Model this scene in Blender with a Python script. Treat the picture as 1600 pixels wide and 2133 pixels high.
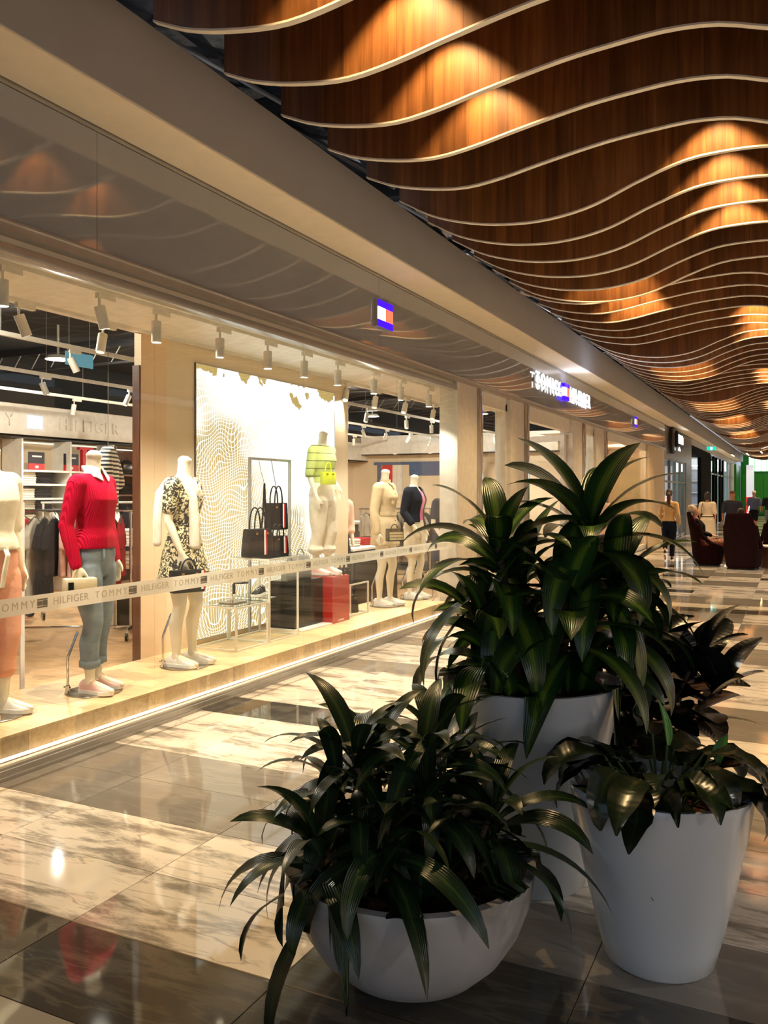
import bpy, bmesh, math, random
from mathutils import Vector, Matrix
for o in list(bpy.data.objects): bpy.data.objects.remove(o)
scn = bpy.context.scene
COL = scn.collection
R = math.radians
rnd = random.Random(7)

# ---------------------------------------------------------------- camera
cam_d = bpy.data.cameras.new('camera'); cam = bpy.data.objects.new('camera', cam_d); COL.objects.link(cam)
cam_d.sensor_fit = 'HORIZONTAL'; cam_d.sensor_width = 36.0; cam_d.lens = 1765.0/1600*36
cam_d.shift_y = -37.5/1600; cam_d.clip_end = 300; cam_d.clip_start = .05
cam.location = (0, 0, 1.56); cam.rotation_euler = (R(90), 0, math.atan(862/1765))
scn.camera = cam
# ---------------------------------------------------------------- world: dim daylight that reaches in from the open end of the mall
w = bpy.data.worlds.new('world'); scn.world = w; w.use_nodes = True
bg = w.node_tree.nodes['Background']; bg.inputs[0].default_value = (.66, .80, 1, 1); bg.inputs[1].default_value = .38
scn.view_settings.view_transform = 'Standard'; scn.view_settings.look = 'None'
scn.view_settings.exposure = 0.8; scn.view_settings.gamma = 1.0; scn.view_settings.use_curve_mapping = False

def lamp(name, kind, loc, energy, color=(1, .9, .75), rot=None, target=None, parent=None, **kw):
    d = bpy.data.lights.new(name, kind); d.energy = energy; d.color = color
    for k, v in kw.items(): setattr(d, k, v)
    o = bpy.data.objects.new(name, d); COL.objects.link(o); o.location = loc
    if target is not None:
        o.rotation_euler = (Vector(target)-Vector(loc)).to_track_quat('-Z', 'Y').to_euler()
    elif rot: o.rotation_euler = rot
    if parent: o.parent = parent
    return o

# ---------------------------------------------------------------- materials
MT = {}
def nn(nt, t, **kw):
    n = nt.nodes.new(t)
    for k, v in kw.items(): setattr(n, k, v)
    return n
def ramp(nt, stops, interp='LINEAR'):
    r = nn(nt, 'ShaderNodeValToRGB'); e = r.color_ramp; e.interpolation = interp
    while len(e.elements) < len(stops): e.elements.new(.5)
    for i, (p, c) in enumerate(stops):
        e.elements[i].position = p
        e.elements[i].color = (c[0], c[1], c[2], 1) if not isinstance(c, (int, float)) else (c, c, c, 1)
    return r
def C(r, g, b):
    f = lambda v: (v/255/12.92) if v/255 <= .04045 else ((v/255+.055)/1.055)**2.4
    return (f(r), f(g), f(b))
def base(name):
    m = bpy.data.materials.new(name); m.use_nodes = True; nt = m.node_tree
    return m, nt, nt.nodes['Principled BSDF']
def mat(name, col, rough=.5, metal=0., var=.08, scale=9., bump=0., bscale=70., spec=.5, sub=0., coat=0., stretch=None):
    if name in MT: return MT[name]
    m, nt, p = base(name); L = nt.links.new
    tc = nn(nt, 'ShaderNodeTexCoord'); src = tc.outputs['Object']
    if stretch:
        mp = nn(nt, 'ShaderNodeMapping'); mp.inputs['Scale'].default_value = stretch; L(src, mp.inputs[0]); src = mp.outputs[0]
    n = nn(nt, 'ShaderNodeTexNoise'); n.inputs['Scale'].default_value = scale; n.inputs['Detail'].default_value = 4; L(src, n.inputs[0])
    a = [max(0, c*(1-var)) for c in col]; b = [min(1, c*(1+var)) for c in col]
    r = ramp(nt, [(.3, a), (.7, b)]); L(n.outputs[0], r.inputs[0]); L(r.outputs[0], p.inputs['Base Color'])
    p.inputs['Roughness'].default_value = rough; p.inputs['Metallic'].default_value = metal
    p.inputs['Specular IOR Level'].default_value = spec; p.inputs['Coat Weight'].default_value = coat
    if bump:
        n2 = nn(nt, 'ShaderNodeTexNoise'); n2.inputs['Scale'].default_value = bscale; L(src, n2.inputs[0])
        bp = nn(nt, 'ShaderNodeBump'); bp.inputs['Strength'].default_value = bump; bp.inputs['Distance'].default_value = .01
        L(n2.outputs[0], bp.inputs['Height']); L(bp.outputs[0], p.inputs['Normal'])
    MT[name] = m; return m
def emat(name, col, strength, var=.03):
    if name in MT: return MT[name]
    m, nt, p = base(name); L = nt.links.new
    tc = nn(nt, 'ShaderNodeTexCoord'); n = nn(nt, 'ShaderNodeTexNoise'); n.inputs['Scale'].default_value = 5; L(tc.outputs['Object'], n.inputs[0])
    r = ramp(nt, [(.3, [c*(1-var) for c in col]), (.7, col)]); L(n.outputs[0], r.inputs[0])
    L(r.outputs[0], p.inputs['Emission Color']); p.inputs['Emission Strength'].default_value = strength
    p.inputs['Base Color'].default_value = (*col, 1); MT[name] = m; return m

def marble(name, light, vein, dark, amount, gloss):
    m, nt, p = base(name); L = nt.links.new
    tc = nn(nt, 'ShaderNodeTexCoord'); oi = nn(nt, 'ShaderNodeObjectInfo')
    add = nn(nt, 'ShaderNodeVectorMath', operation='MULTIPLY_ADD')
    add.inputs[1].default_value = (1, 1, 1); L(tc.outputs['Object'], add.inputs[0])
    sc = nn(nt, 'ShaderNodeVectorMath', operation='SCALE'); sc.inputs[0].default_value = (61, 37, 13); L(oi.outputs['Random'], sc.inputs['Scale'])
    L(sc.outputs[0], add.inputs[2])
    mp = nn(nt, 'ShaderNodeMapping'); mp.inputs['Rotation'].default_value = (0, 0, R(-22)); mp.inputs['Scale'].default_value = (1.0, 4.2, 1); L(add.outputs[0], mp.inputs[0])
    nz = nn(nt, 'ShaderNodeTexNoise'); nz.inputs['Scale'].default_value = 1.6; nz.inputs['Detail'].default_value = 9; nz.inputs['Roughness'].default_value = .68; nz.inputs['Distortion'].default_value = .25; L(mp.outputs[0], nz.inputs[0])
    r1 = ramp(nt, [(.30, dark), (.38+.05*amount, vein), (.5, light), (1, light)]); L(nz.outputs[0], r1.inputs[0])
    n2 = nn(nt, 'ShaderNodeTexNoise'); n2.inputs['Scale'].default_value = .9; n2.inputs['Detail'].default_value = 6; n2.inputs['Distortion'].default_value = .5; L(mp.outputs[0], n2.inputs[0])
    ab = nn(nt, 'ShaderNodeMath', operation='SUBTRACT'); ab.inputs[1].default_value = .5; L(n2.outputs[0], ab.inputs[0])
    ab2 = nn(nt, 'ShaderNodeMath', operation='ABSOLUTE'); L(ab.outputs[0], ab2.inputs[0])
    r2 = ramp(nt, [(0, .8), (.004, .5), (.012, 0.)]); L(ab2.outputs[0], r2.inputs[0])
    mx = nn(nt, 'ShaderNodeMix', data_type='RGBA'); L(r2.outputs[0], mx.inputs[0]); L(r1.outputs[0], mx.inputs[6]); mx.inputs[7].default_value = (*vein, 1)
    hsv = nn(nt, 'ShaderNodeHueSaturation'); mr = nn(nt, 'ShaderNodeMapRange'); mr.inputs[3].default_value = .9; mr.inputs[4].default_value = 1.08; L(oi.outputs['Random'], mr.inputs[0]); L(mr.outputs[0], hsv.inputs['Value'])
    L(mx.outputs[2], hsv.inputs['Color']); L(hsv.outputs[0], p.inputs['Base Color'])
    p.inputs['Roughness'].default_value = gloss; p.inputs['Specular IOR Level'].default_value = .62
    MT[name] = m; return m
marble('white_marble', C(232, 220, 202), C(160, 150, 136), C(126, 118, 108), .5, .04)
marble('grey_marble', C(136, 128, 117), C(150, 142, 130), C(100, 94, 85), .2, .045)
marble('dark_marble', C(72, 68, 61), C(98, 92, 82), C(60, 56, 50), .2, .045)
marble('pale_grey_marble', C(160, 152, 140), C(196, 188, 172), C(130, 124, 114), .6, .045)

def wood(name, dark, mid, light, rough=.33, ring=(26., 26., .9), coat=.15):
    m, nt, p = base(name); L = nt.links.new
    tc = nn(nt, 'ShaderNodeTexCoord'); oi = nn(nt, 'ShaderNodeObjectInfo')
    sc = nn(nt, 'ShaderNodeVectorMath', operation='SCALE'); sc.inputs[0].default_value = (17, 5, 29); L(oi.outputs['Random'], sc.inputs['Scale'])
    ad = nn(nt, 'ShaderNodeVectorMath', operation='ADD'); L(tc.outputs['Object'], ad.inputs[0]); L(sc.outputs[0], ad.inputs[1])
    mp = nn(nt, 'ShaderNodeMapping'); mp.inputs['Scale'].default_value = ring; L(ad.outputs[0], mp.inputs[0])
    n = nn(nt, 'ShaderNodeTexNoise'); n.inputs['Scale'].default_value = 1.5; n.inputs['Detail'].default_value = 7; n.inputs['Roughness'].default_value = .6; n.inputs['Distortion'].default_value = .35; L(mp.outputs[0], n.inputs[0])
    r = ramp(nt, [(.28, dark), (.5, mid), (.74, light)]); L(n.outputs[0], r.inputs[0])
    # broad strip to strip tone inside one board
    m2 = nn(nt, 'ShaderNodeMapping'); m2.inputs['Scale'].default_value = (5.2, 5.2, .05); L(tc.outputs['Object'], m2.inputs[0])
    vo = nn(nt, 'ShaderNodeTexVoronoi'); vo.inputs['Scale'].default_value = 1.0; L(m2.outputs[0], vo.inputs[0])
    sep = nn(nt, 'ShaderNodeSeparateColor'); L(vo.outputs['Color'], sep.inputs[0])
    a1 = nn(nt, 'ShaderNodeMath', operation='ADD'); L(sep.outputs[0], a1.inputs[0]); L(oi.outputs['Random'], a1.inputs[1])
    mr = nn(nt, 'ShaderNodeMapRange'); mr.inputs[2].default_value = 2; mr.inputs[3].default_value = .55; mr.inputs[4].default_value = 1.35; L(a1.outputs[0], mr.inputs[0])
    h = nn(nt, 'ShaderNodeHueSaturation'); L(r.outputs[0], h.inputs['Color']); L(mr.outputs[0], h.inputs['Value']); L(h.outputs[0], p.inputs['Base Color'])
    p.inputs['Roughness'].default_value = rough; p.inputs['Coat Weight'].default_value = coat; p.inputs['Coat Roughness'].default_value = .25
    MT[name] = m; return m
wood('blade_veneer', C(92, 54, 28), C(122, 77, 41), C(146, 98, 55), .36, (15., 15., .7))
wood('pale_timber', C(196, 158, 108), C(216, 182, 132), C(226, 196, 150), .4, (3., 22., 22.), .05)
wood('shop_floor_timber', C(176, 136, 92), C(196, 156, 110), C(208, 172, 128), .35, (3., 16., 16.), .1)
wood('walnut', C(70, 38, 22), C(96, 56, 34), C(116, 70, 44), .45)

def glass_mat(name, tint=(1, 1, 1), refl=1.0, ior=1.5):
    m = bpy.data.materials.new(name); m.use_nodes = True; nt = m.node_tree; L = nt.links.new
    nt.nodes.remove(nt.nodes['Principled BSDF']); out = nt.nodes['Material Output']
    tr = nn(nt, 'ShaderNodeBsdfTransparent'); gl = nn(nt, 'ShaderNodeBsdfGlossy'); gl.inputs['Roughness'].default_value = .01
    tc = nn(nt, 'ShaderNodeTexCoord'); n = nn(nt, 'ShaderNodeTexNoise'); n.inputs['Scale'].default_value = .8; L(tc.outputs['Object'], n.inputs[0])
    r = ramp(nt, [(.3, [c*.985 for c in tint]), (.7, tint)]); L(n.outputs[0], r.inputs[0]); L(r.outputs[0], tr.inputs[0])
    fr = nn(nt, 'ShaderNodeFresnel'); ge = nn(nt, 'ShaderNodeNewGeometry')   # same reflectance from either side of the pane
    io = nn(nt, 'ShaderNodeMapRange'); io.inputs[3].default_value = ior; io.inputs[4].default_value = 1/ior; L(ge.outputs['Backfacing'], io.inputs[0]); L(io.outputs[0], fr.inputs[0])
    mu = nn(nt, 'ShaderNodeMath', operation='MULTIPLY'); mu.inputs[1].default_value = refl; L(fr.outputs[0], mu.inputs[0])
    mx = nn(nt, 'ShaderNodeMixShader'); L(mu.outputs[0], mx.inputs[0]); L(tr.outputs[0], mx.inputs[1]); L(gl.outputs[0], mx.inputs[2]); L(mx.outputs[0], out.inputs[0])
    MT[name] = m; return m
glass_mat('window_glass', (.97, .985, .97), .6)
glass_mat('table_glass', (.86, .93, .9), 1.6)
def frosted(name, col, alpha):
    m = bpy.data.materials.new(name); m.use_nodes = True; nt = m.node_tree; L = nt.links.new
    p = nt.nodes['Principled BSDF']; out = nt.nodes['Material Output']
    tc = nn(nt, 'ShaderNodeTexCoord'); n = nn(nt, 'ShaderNodeTexNoise'); n.inputs['Scale'].default_value = 3; L(tc.outputs['Object'], n.inputs[0])
    r = ramp(nt, [(.3, [c*.95 for c in col]), (.7, col)]); L(n.outputs[0], r.inputs[0]); L(r.outputs[0], p.inputs['Base Color'])
    p.inputs['Roughness'].default_value = .8
    tl = nn(nt, 'ShaderNodeBsdfTranslucent'); L(r.outputs[0], tl.inputs[0])
    m1 = nn(nt, 'ShaderNodeMixShader'); m1.inputs[0].default_value = .7; L(p.outputs[0], m1.inputs[1]); L(tl.outputs[0], m1.inputs[2])
    tr = nn(nt, 'ShaderNodeBsdfTransparent'); mx = nn(nt, 'ShaderNodeMixShader'); mx.inputs[0].default_value = alpha
    L(tr.outputs[0], mx.inputs[1]); L(m1.outputs[0], mx.inputs[2]); L(mx.outputs[0], out.inputs[0])
    MT[name] = m; return m
frosted('frosted_film', C(244, 242, 232), .84)

WHITE = mat('white_paint', C(232, 226, 214), .45)
mat('bulkhead_paint', C(166, 167, 169), .55, var=.03, scale=2)
mat('soffit_paint', C(238, 226, 204), .6, var=.03)
mat('gloss_fascia', C(152, 155, 159), .03, var=.03, scale=1.5, spec=.9)
mat('aluminium', C(178, 176, 172), .32, .55, var=.05)
mat('white_metal', C(226, 220, 206), .38, .1)
mat('black_metal', C(16, 16, 17), .5, .1); mat('matte_black', C(9, 9, 10), .8, spec=.05)
mat('dark_void', C(18, 19, 21), .9)
mat('chrome', C(205, 205, 205), .12, 1.)
mat('steel_plate', C(150, 140, 122), .25, .9)
mat('cream_wall', C(226, 206, 174), .6, var=.03, scale=3)
mat('peach_wall', C(228, 196, 158), .6, var=.03, scale=3)
mat('mannequin_skin', C(234, 224, 200), .38, var=.02)
mat('foil', C(150, 152, 156), .22, .95, var=.3, scale=3, bump=1., bscale=7)
mat('grout', C(70, 66, 60), .8)
mat('brass', C(112, 92, 58), .35, .8)
emat('lamp_glow', (1, .93, .82), 6)
emat('glow_strip', (1, .97, .9), .6)

# ---------------------------------------------------------------- mesh helpers
class MB:
    def __init__(s): s.v = []; s.f = []
    def add(s, vs, fs, M=None):
        o = len(s.v); s.v += [tuple(M @ Vector(v)) if M else tuple(v) for v in vs]; s.f += [tuple(i+o for i in f) for f in fs]; return s
    def box(s, x0, x1, y0, y1, z0, z1, M=None, bev=0):
        if bev <= 0:
            vs = [(x, y, z) for z in (z0, z1) for y in (y0, y1) for x in (x0, x1)]
            return s.add(vs, [(0, 2, 3, 1), (4, 5, 7, 6), (0, 1, 5, 4), (2, 6, 7, 3), (0, 4, 6, 2), (1, 3, 7, 5)], M)
        b = bmesh.new(); bmesh.ops.create_cube(b, size=1)
        for v in b.verts: v.co = Vector(((x0+x1)/2+v.co.x*(x1-x0), (y0+y1)/2+v.co.y*(y1-y0), (z0+z1)/2+v.co.z*(z1-z0)))
        bmesh.ops.bevel(b, geom=b.edges[:], offset=bev, segments=2, affect='EDGES', profile=.5)
        b.verts.index_update(); s.add([v.co[:] for v in b.verts], [[v.index for v in f.verts] for f in b.faces], M); b.free(); return s
    def lathe(s, prof, n=32, M=None, cap=True):
        vs = []; fs = []; k = len(prof)
        for i in range(n):
            a = 2*math.pi*i/n; vs += [(r*math.cos(a), r*math.sin(a), z) for r, z in prof]
        for i in range(n):
            j = (i+1) % n
            for q in range(k-1): fs.append((i*k+q, j*k+q, j*k+q+1, i*k+q+1))
        if cap:
            if prof[0][0] > 1e-4: fs.append([i*k for i in range(n)][::-1])
            if prof[-1][0] > 1e-4: fs.append([i*k+k-1 for i in range(n)])
        return s.add(vs, fs, M)
    def tube(s, pts, rad, n=8, M=None, flat=1.):
        pts = [Vector(p) for p in pts]; N = len(pts)
        rad = list(rad) if hasattr(rad, '__len__') else [rad]*N
        T = [(pts[min(i+1, N-1)]-pts[max(i-1, 0)]).normalized() for i in range(N)]
        up = Vector((1, 0, 0)) if abs(T[0].x) < .8 else Vector((0, 1, 0))
        u = (up-T[0]*up.dot(T[0])).normalized(); vs = []; fs = []
        P = []
        def cap(i, sgn): r = rad[i]; return [(pts[i]+T[i]*sgn*r*.62, r*.55, i), (pts[i]+T[i]*sgn*r*.34, r*.86, i)]
        P += cap(0, -1); P += [(pts[i], rad[i], i) for i in range(N)]; P += cap(N-1, 1)[::-1]
        last = None
        for (c, r, i) in P:
            u = (u-T[i]*u.dot(T[i])).normalized(); w = T[i].cross(u)
            for k in range(n):
                a = 2*math.pi*k/n; vs.append(c+u*math.cos(a)*r+w*math.sin(a)*r*flat)
        m = len(P)
        for q in range(m-1):
            for k in range(n): fs.append((q*n+k, q*n+(k+1) % n, (q+1)*n+(k+1) % n, (q+1)*n+k))
        fs.append(list(range(n))[::-1]); fs.append([(m-1)*n+k for k in range(n)])
        return s.add(vs, fs, M)
    def loft(s, rings, n=24, M=None, pw=2.0, f=None):
        """rings: (z, cx, cy, half_x, half_y); pw = superellipse power"""
        vs = []; fs = []
        for (z, cx, cy, hx, hy) in rings:
            for k in range(n):
                a = 2*math.pi*k/n; ca, sa = math.cos(a), math.sin(a)
                x = math.copysign(abs(ca)**(2/pw), ca)*hx; y = math.copysign(abs(sa)**(2/pw), sa)*hy
                p = Vector((cx+x, cy+y, z))
                vs.append(f(p, a) if f else p)
        for q in range(len(rings)-1):
            for k in range(n): fs.append((q*n+k, q*n+(k+1) % n, (q+1)*n+(k+1) % n, (q+1)*n+k))
        fs.append(list(range(n))[::-1]); fs.append([(len(rings)-1)*n+k for k in range(n)])
        return s.add(vs, fs, M)
    def prism(s, poly, d0, d1, axis='Y', M=None):
        n = len(poly); g = {'Y': lambda a, b, d: (a, d, b), 'X': lambda a, b, d: (d, a, b), 'Z': lambda a, b, d: (a, b, d)}[axis]
        vs = [g(a, b, d0) for a, b in poly]+[g(a, b, d1) for a, b in poly]
        fs = [list(range(n)), [n+i for i in range(n)][::-1]]+[(i, (i+1) % n, n+(i+1) % n, n+i)[::-1] for i in range(n)]
        return s.add(vs, fs, M)
    def mesh(s, name, smooth=False):
        me = bpy.data.meshes.new(name); me.from_pydata(s.v, [], s.f); me.validate(verbose=False)
        if smooth: me.shade_smooth()
        me.update(); return me
    def fix(s):
        return s
def Mx(loc=(0, 0, 0), rz=0, ry=0, rx=0, sc=1):
    return Matrix.Translation(loc) @ Matrix.Rotation(rz, 4, 'Z') @ Matrix.Rotation(ry, 4, 'Y') @ Matrix.Rotation(rx, 4, 'X') @ Matrix.Scale(sc, 4)
def recalc(me):
    b = bmesh.new(); b.from_mesh(me); bmesh.ops.recalc_face_normals(b, faces=b.faces); b.to_mesh(me); b.free(); return me
def link(name, me, m, parent=None, M=None, auto=None):
    if isinstance(me, MB): me = recalc(me.mesh(name, smooth=bool(auto)))
    if auto and auto is not True:
        try: me.set_sharp_from_angle(angle=R(auto))
        except Exception: pass
    if m is not None and not me.materials: me.materials.append(MT[m] if isinstance(m, str) else m)
    o = bpy.data.objects.new(name, me); COL.objects.link(o)
    if parent is not None: o.parent = parent
    if M is not None: o.matrix_local = M
    return o
def tag(o, label=None, cat=None, group=None, kind=None):
    if label: o['label'] = label
    if cat: o['category'] = cat
    if group: o['group'] = group
    if kind: o['kind'] = kind
    return o
def thing(name, label, cat, loc=(0, 0, 0), rz=0, group=None):
    o = bpy.data.objects.new(name, None); COL.objects.link(o); o.location = loc; o.rotation_euler = (0, 0, rz); o.empty_display_size = .1
    return tag(o, label, cat, group)
def struct(name, me, m, parent=None, auto=None, label=None):
    o = link(name, me, m, parent, auto=auto)
    if parent is None: o['kind'] = 'structure'
    if label: o['label'] = label
    return o
def dup(root, loc=None, rz=None, label=None, group=None):
    r = root.copy(); COL.objects.link(r)
    if loc is not None: r.location = loc
    if rz is not None: r.rotation_euler = (0, 0, rz)
    tag(r, label, None, group)
    for ch in root.children:
        c = ch.copy(); COL.objects.link(c); c.parent = r
        for g in ch.children:
            d = g.copy(); COL.objects.link(d); d.parent = c
    return r
def evaluated(o):
    dg = bpy.context.evaluated_depsgraph_get(); me = bpy.data.meshes.new_from_object(o.evaluated_get(dg)); return me
def text_mesh(txt, size, depth=.004, space=1., bold=0.):
    cu = bpy.data.curves.new('t', 'FONT'); cu.body = txt; cu.size = size; cu.extrude = depth; cu.offset = bold
    cu.align_x = 'CENTER'; cu.align_y = 'CENTER'; cu.space_character = space; cu.resolution_u = 3
    o = bpy.data.objects.new('t', cu); COL.objects.link(o); bpy.context.view_layer.update(); me = evaluated(o)
    bpy.data.objects.remove(o); me.materials.clear(); return me
def remesh(mb, name, vox, smooth=4, rel=.5):
    o = bpy.data.objects.new(name, recalc(mb.mesh(name))); COL.objects.link(o)
    r = o.modifiers.new('r', 'REMESH'); r.mode = 'VOXEL'; r.voxel_size = vox; r.use_smooth_shade = True
    if smooth:
        q = o.modifiers.new('s', 'SMOOTH'); q.factor = rel; q.iterations = smooth
    bpy.context.view_layer.update(); me = evaluated(o); bpy.data.objects.remove(o); me.name = name; me.shade_smooth(); return me
FX = Matrix(((0, 0, 1, 0), (1, 0, 0, 0), (0, 1, 0, 0), (0, 0, 0, 1)))   # text lying in XY -> facing +X, reading along +Y
# ================================================================ FLOOR
PY, Y0 = .4385, 1.845
XB = [-3.865, -3.27, -2.384, -1.498, -.612, .274, 1.16]
floor = struct('floor', MB().box(-3.93, 5.2, -8, 70, -.12, -.004), 'grout', label='polished marble floor laid in white and grey bands')
def tone(k, j):
    right = j >= 4
    if k < -1: return 'pale_grey_marble' if k % 3 else 'grey_marble'
    if j <= 2:
        t = {-1: 'p', 0: 'd', 1: 'w', 2: 'w', 3: 'g', 4: 'g', 5: 'w', 6: 'w', 7: 'd', 8: 'w', 9: 'w', 10: 'w', 11: 'g', 12: 'w', 13: 'w', 14: 'g', 15: 'w', 16: 'w',
             17: 'd', 18: 'w', 19: 'w', 20: 'g', 21: 'w', 22: 'w', 23: 'g', 24: 'w', 25: 'g', 26: 'g', 27: 'w', 28: 'd', 29: 'w', 30: 'w', 31: 'g', 32: 'w'}.get(k)
    elif j == 3:
        t = {-1: 'p', 0: 'd', 1: 'd', 2: 'g', 3: 'w', 4: 'w', 5: 'g', 6: 'w', 7: 'w', 8: 'w', 9: 'g', 10: 'w', 11: 'g', 12: 'w', 13: 'w', 14: 'w', 15: 'g', 16: 'g', 17: 'w', 18: 'g',
             19: 'w', 20: 'w', 21: 'g', 22: 'g', 23: 'd', 24: 'w', 25: 'g', 26: 'g', 27: 'w', 28: 'w', 29: 'w', 30: 'w', 31: 'g', 32: 'g', 33: 'w', 34: 'w', 35: 'g', 36: 'g', 37: 'w'}.get(k)
    else:
        t = {-1: 'p', 0: 'p', 1: 'd', 2: 'g', 3: 'w', 4: 'w', 5: 'g', 6: 'g', 7: 'w', 8: 'w', 9: 'g', 10: 'g', 11: 'w', 12: 'w', 13: 'w', 14: 'w', 15: 'g', 16: 'g', 17: 'w', 18: 'g', 19: 'g', 20: 'g',
             21: 'w', 22: 'w', 23: 'd', 24: 'w', 25: 'g', 26: 'g', 27: 'w', 28: 'w', 29: 'g', 30: 'w', 31: 'w', 32: 'w', 33: 'w', 34: 'd', 35: 'w'}.get(k)
    if t is None: t = 'wgwwgdwwggw'[(k*3+(k//4)+j//2*5) % 11]
    return {'w': 'white_marble', 'g': 'grey_marble', 'd': 'dark_marble', 'p': 'pale_grey_marble'}[t]
TILE = {}
def tile_mesh(wd, m):
    key = (round(wd, 3), m)
    if key not in TILE:
        a, b, g, e = wd/2-.0012, PY/2-.0012, .004, .0012
        me = MB().add([(-a, -b, -g), (a, -b, -g), (a, b, -g), (-a, b, -g), (-a, -b, -e), (a, -b, -e), (a, b, -e), (-a, b, -e), (-a+e, -b+e, 0), (a-e, -b+e, 0), (a-e, b-e, 0), (-a+e, b-e, 0)],
                      [(0, 1, 5, 4), (1, 2, 6, 5), (2, 3, 7, 6), (3, 0, 4, 7), (4, 5, 9, 8), (5, 6, 10, 9), (6, 7, 11, 10), (7, 4, 8, 11), (8, 9, 10, 11)]).mesh('floor_tile')
        me.materials.append(MT[m]); TILE[key] = me
    return TILE[key]
for k in range(-2, 40):
    for j in range(6):
        wd = XB[j+1]-XB[j]
        link('floor_tile', tile_mesh(wd, tone(k, j)), None, floor, Matrix.Translation(((XB[j]+XB[j+1])/2, Y0+PY*(k+.5), 0)))
far = {}
for k in range(-20, 150):
    for j in range(0, 11):
        if -2 <= k < 40 and j < 6: continue
        a, b = (XB[j], XB[j+1]) if j < 6 else (1.16+.886*(j-6), 1.16+.886*(j-5))
        m = tone(k, j); mb = far.setdefault(m, MB())
        mb.box(a+.0012, min(b, 5.2)-.0012, Y0+PY*k+.0012, Y0+PY*(k+1)-.0012, -.004, 0)
for m, mb in far.items(): tag(link('far_tiles', mb, m, floor), kind='stuff')
link('expansion_joint', MB().box(-3.86, 5.1, Y0+PY-.0035, Y0+PY+.0035, -.004, .0006), 'brass', floor)

# ================================================================ LEFT SHOPFRONT
ZS = 3.82
bulk = struct('wall_bulkhead', MB().box(-4.3, -3.444, -7.5, 64.4, ZS+.004, 4.336), 'bulkhead_paint')
struct('trim_soffit', MB().box(-3.85, -3.452, -7.5, 64.3, ZS-.008, ZS+.003), 'soffit_paint')
struct('trim_shadow_gap', MB().box(-3.9, -3.862, -7.5, 28.6, ZS-.035, ZS+.003), 'aluminium')
fas = bpy.data.objects.new('wall_fascia', None); COL.objects.link(fas); fas['kind'] = 'structure'
yb = [-7, -3.5, 0, 3.9, 7.79, 11.7, 15.6, 19.5, 23.4, 28.6]
for a, b in zip(yb, yb[1:]): link('fascia_panel', MB().box(-3.93, -3.865, a+.002, b-.002, 3.055, ZS-.04), 'gloss_fascia', fas)
hd = bpy.data.objects.new('trim_header', None); COL.objects.link(hd); hd['kind'] = 'structure'
link('lip', MB().box(-3.93, -3.845, -7, 28.6, 3.03, 3.055, bev=.006), 'aluminium', hd, auto=40)
link('face', MB().box(-3.95, -3.855, -7, 28.6, 2.985, 3.03), 'aluminium', hd)
link('recess', MB().box(-4.0, -3.94, -7, 28.6, 2.93, 2.985), 'soffit_paint', hd)
link('rail', MB().box(-3.97, -3.875, -7, 10.1, 2.872, 2.932, bev=.005), 'aluminium', hd, auto=40)
sill = bpy.data.objects.new('trim_sill', None); COL.objects.link(sill); sill['kind'] = 'structure'
link('base_channel', MB().prism([(-3.93, 0), (-3.865, 0), (-3.865, .018), (-3.874, .02), (-3.874, .052), (-3.882, .055), (-3.882, .068), (-3.93, .068)], -4, 13.2, 'Y'), 'aluminium', sill)
link('glazing_bead', MB().box(-3.925, -3.886, -4, 10.1, .068, .078), 'white_metal', sill)
link('reflection_strip', MB().box(-3.99, -3.965, -4, 10.1, .07, .082), 'glow_strip', sill)  # bright reflection along the sill, drawn as a glowing strip
GY = [.62, 2.54, 4.458, 6.372, 8.305, 10.05]
for i, (a, b) in enumerate(zip(GY, GY[1:])):
    win = struct('window_%d' % (i+1), MB().box(-3.906, -3.894, a+.003, b-.003, .07, 2.9), 'window_glass')
    link('frosted_band', MB().box(-3.8935, -3.8925, a+.003, b-.003, .885, .985), 'frosted_film', win)
mat('band_print', C(186, 180, 164), .7); mat('band_print_dark', C(112, 108, 98), .7)
tm1 = text_mesh('TOMMY', .062, .0004, 1.45); tm2 = text_mesh('HILFIGER', .062, .0004, 1.12)
for me in (tm1, tm2): me.materials.append(MT['band_print'])
fl = MB()
for z0, z1 in ((.017, .026), (-.026, -.017)): fl.box(0, .0008, -.037, .037, z0, z1)
fl.box(0, .0008, .002, .037, -.015, .015); fl.box(0, .0006, -.037, .0, -.013, .013)
flm = recalc(fl.mesh('flag')); flm.materials.append(MT['band_print_dark'])
y = 1.3
while y < 9.9:
    win = next(o for o in COL.objects if o.name == 'window_%d' % (1+sum(1 for g in GY[1:-1] if y > g)))
    link('band_lettering', tm1, None, win, Matrix.Translation((-3.8915, y-.19, .935)) @ FX)
    link('band_flag', flm, None, win, Matrix.Translation((-3.8918, y, .935)))
    link('band_lettering', tm2, None, win, Matrix.Translation((-3.8915, y+.215, .935)) @ FX)
    y += .735
# platform of the display window
plat = thing('display_platform', 'long pale timber display platform behind the shop glass', 'platform', (0, 0, 0))
link('core', MB().box(-4.855, -4.011, -.5, 10.0, 0.002, .18), 'pale_timber', plat)
for i in range(7):
    a = -.5+i*1.5; link('top_board', MB().box(-4.861, -3.992, a+.001, a+1.499, .18, .2, bev=.002), 'pale_timber', plat)
for i in range(21):
    a = -.5+i*.5; link('front_board', MB().box(-4.01, -3.995, a+.001, a+.499, .005, .18), 'pale_timber', plat)
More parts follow.
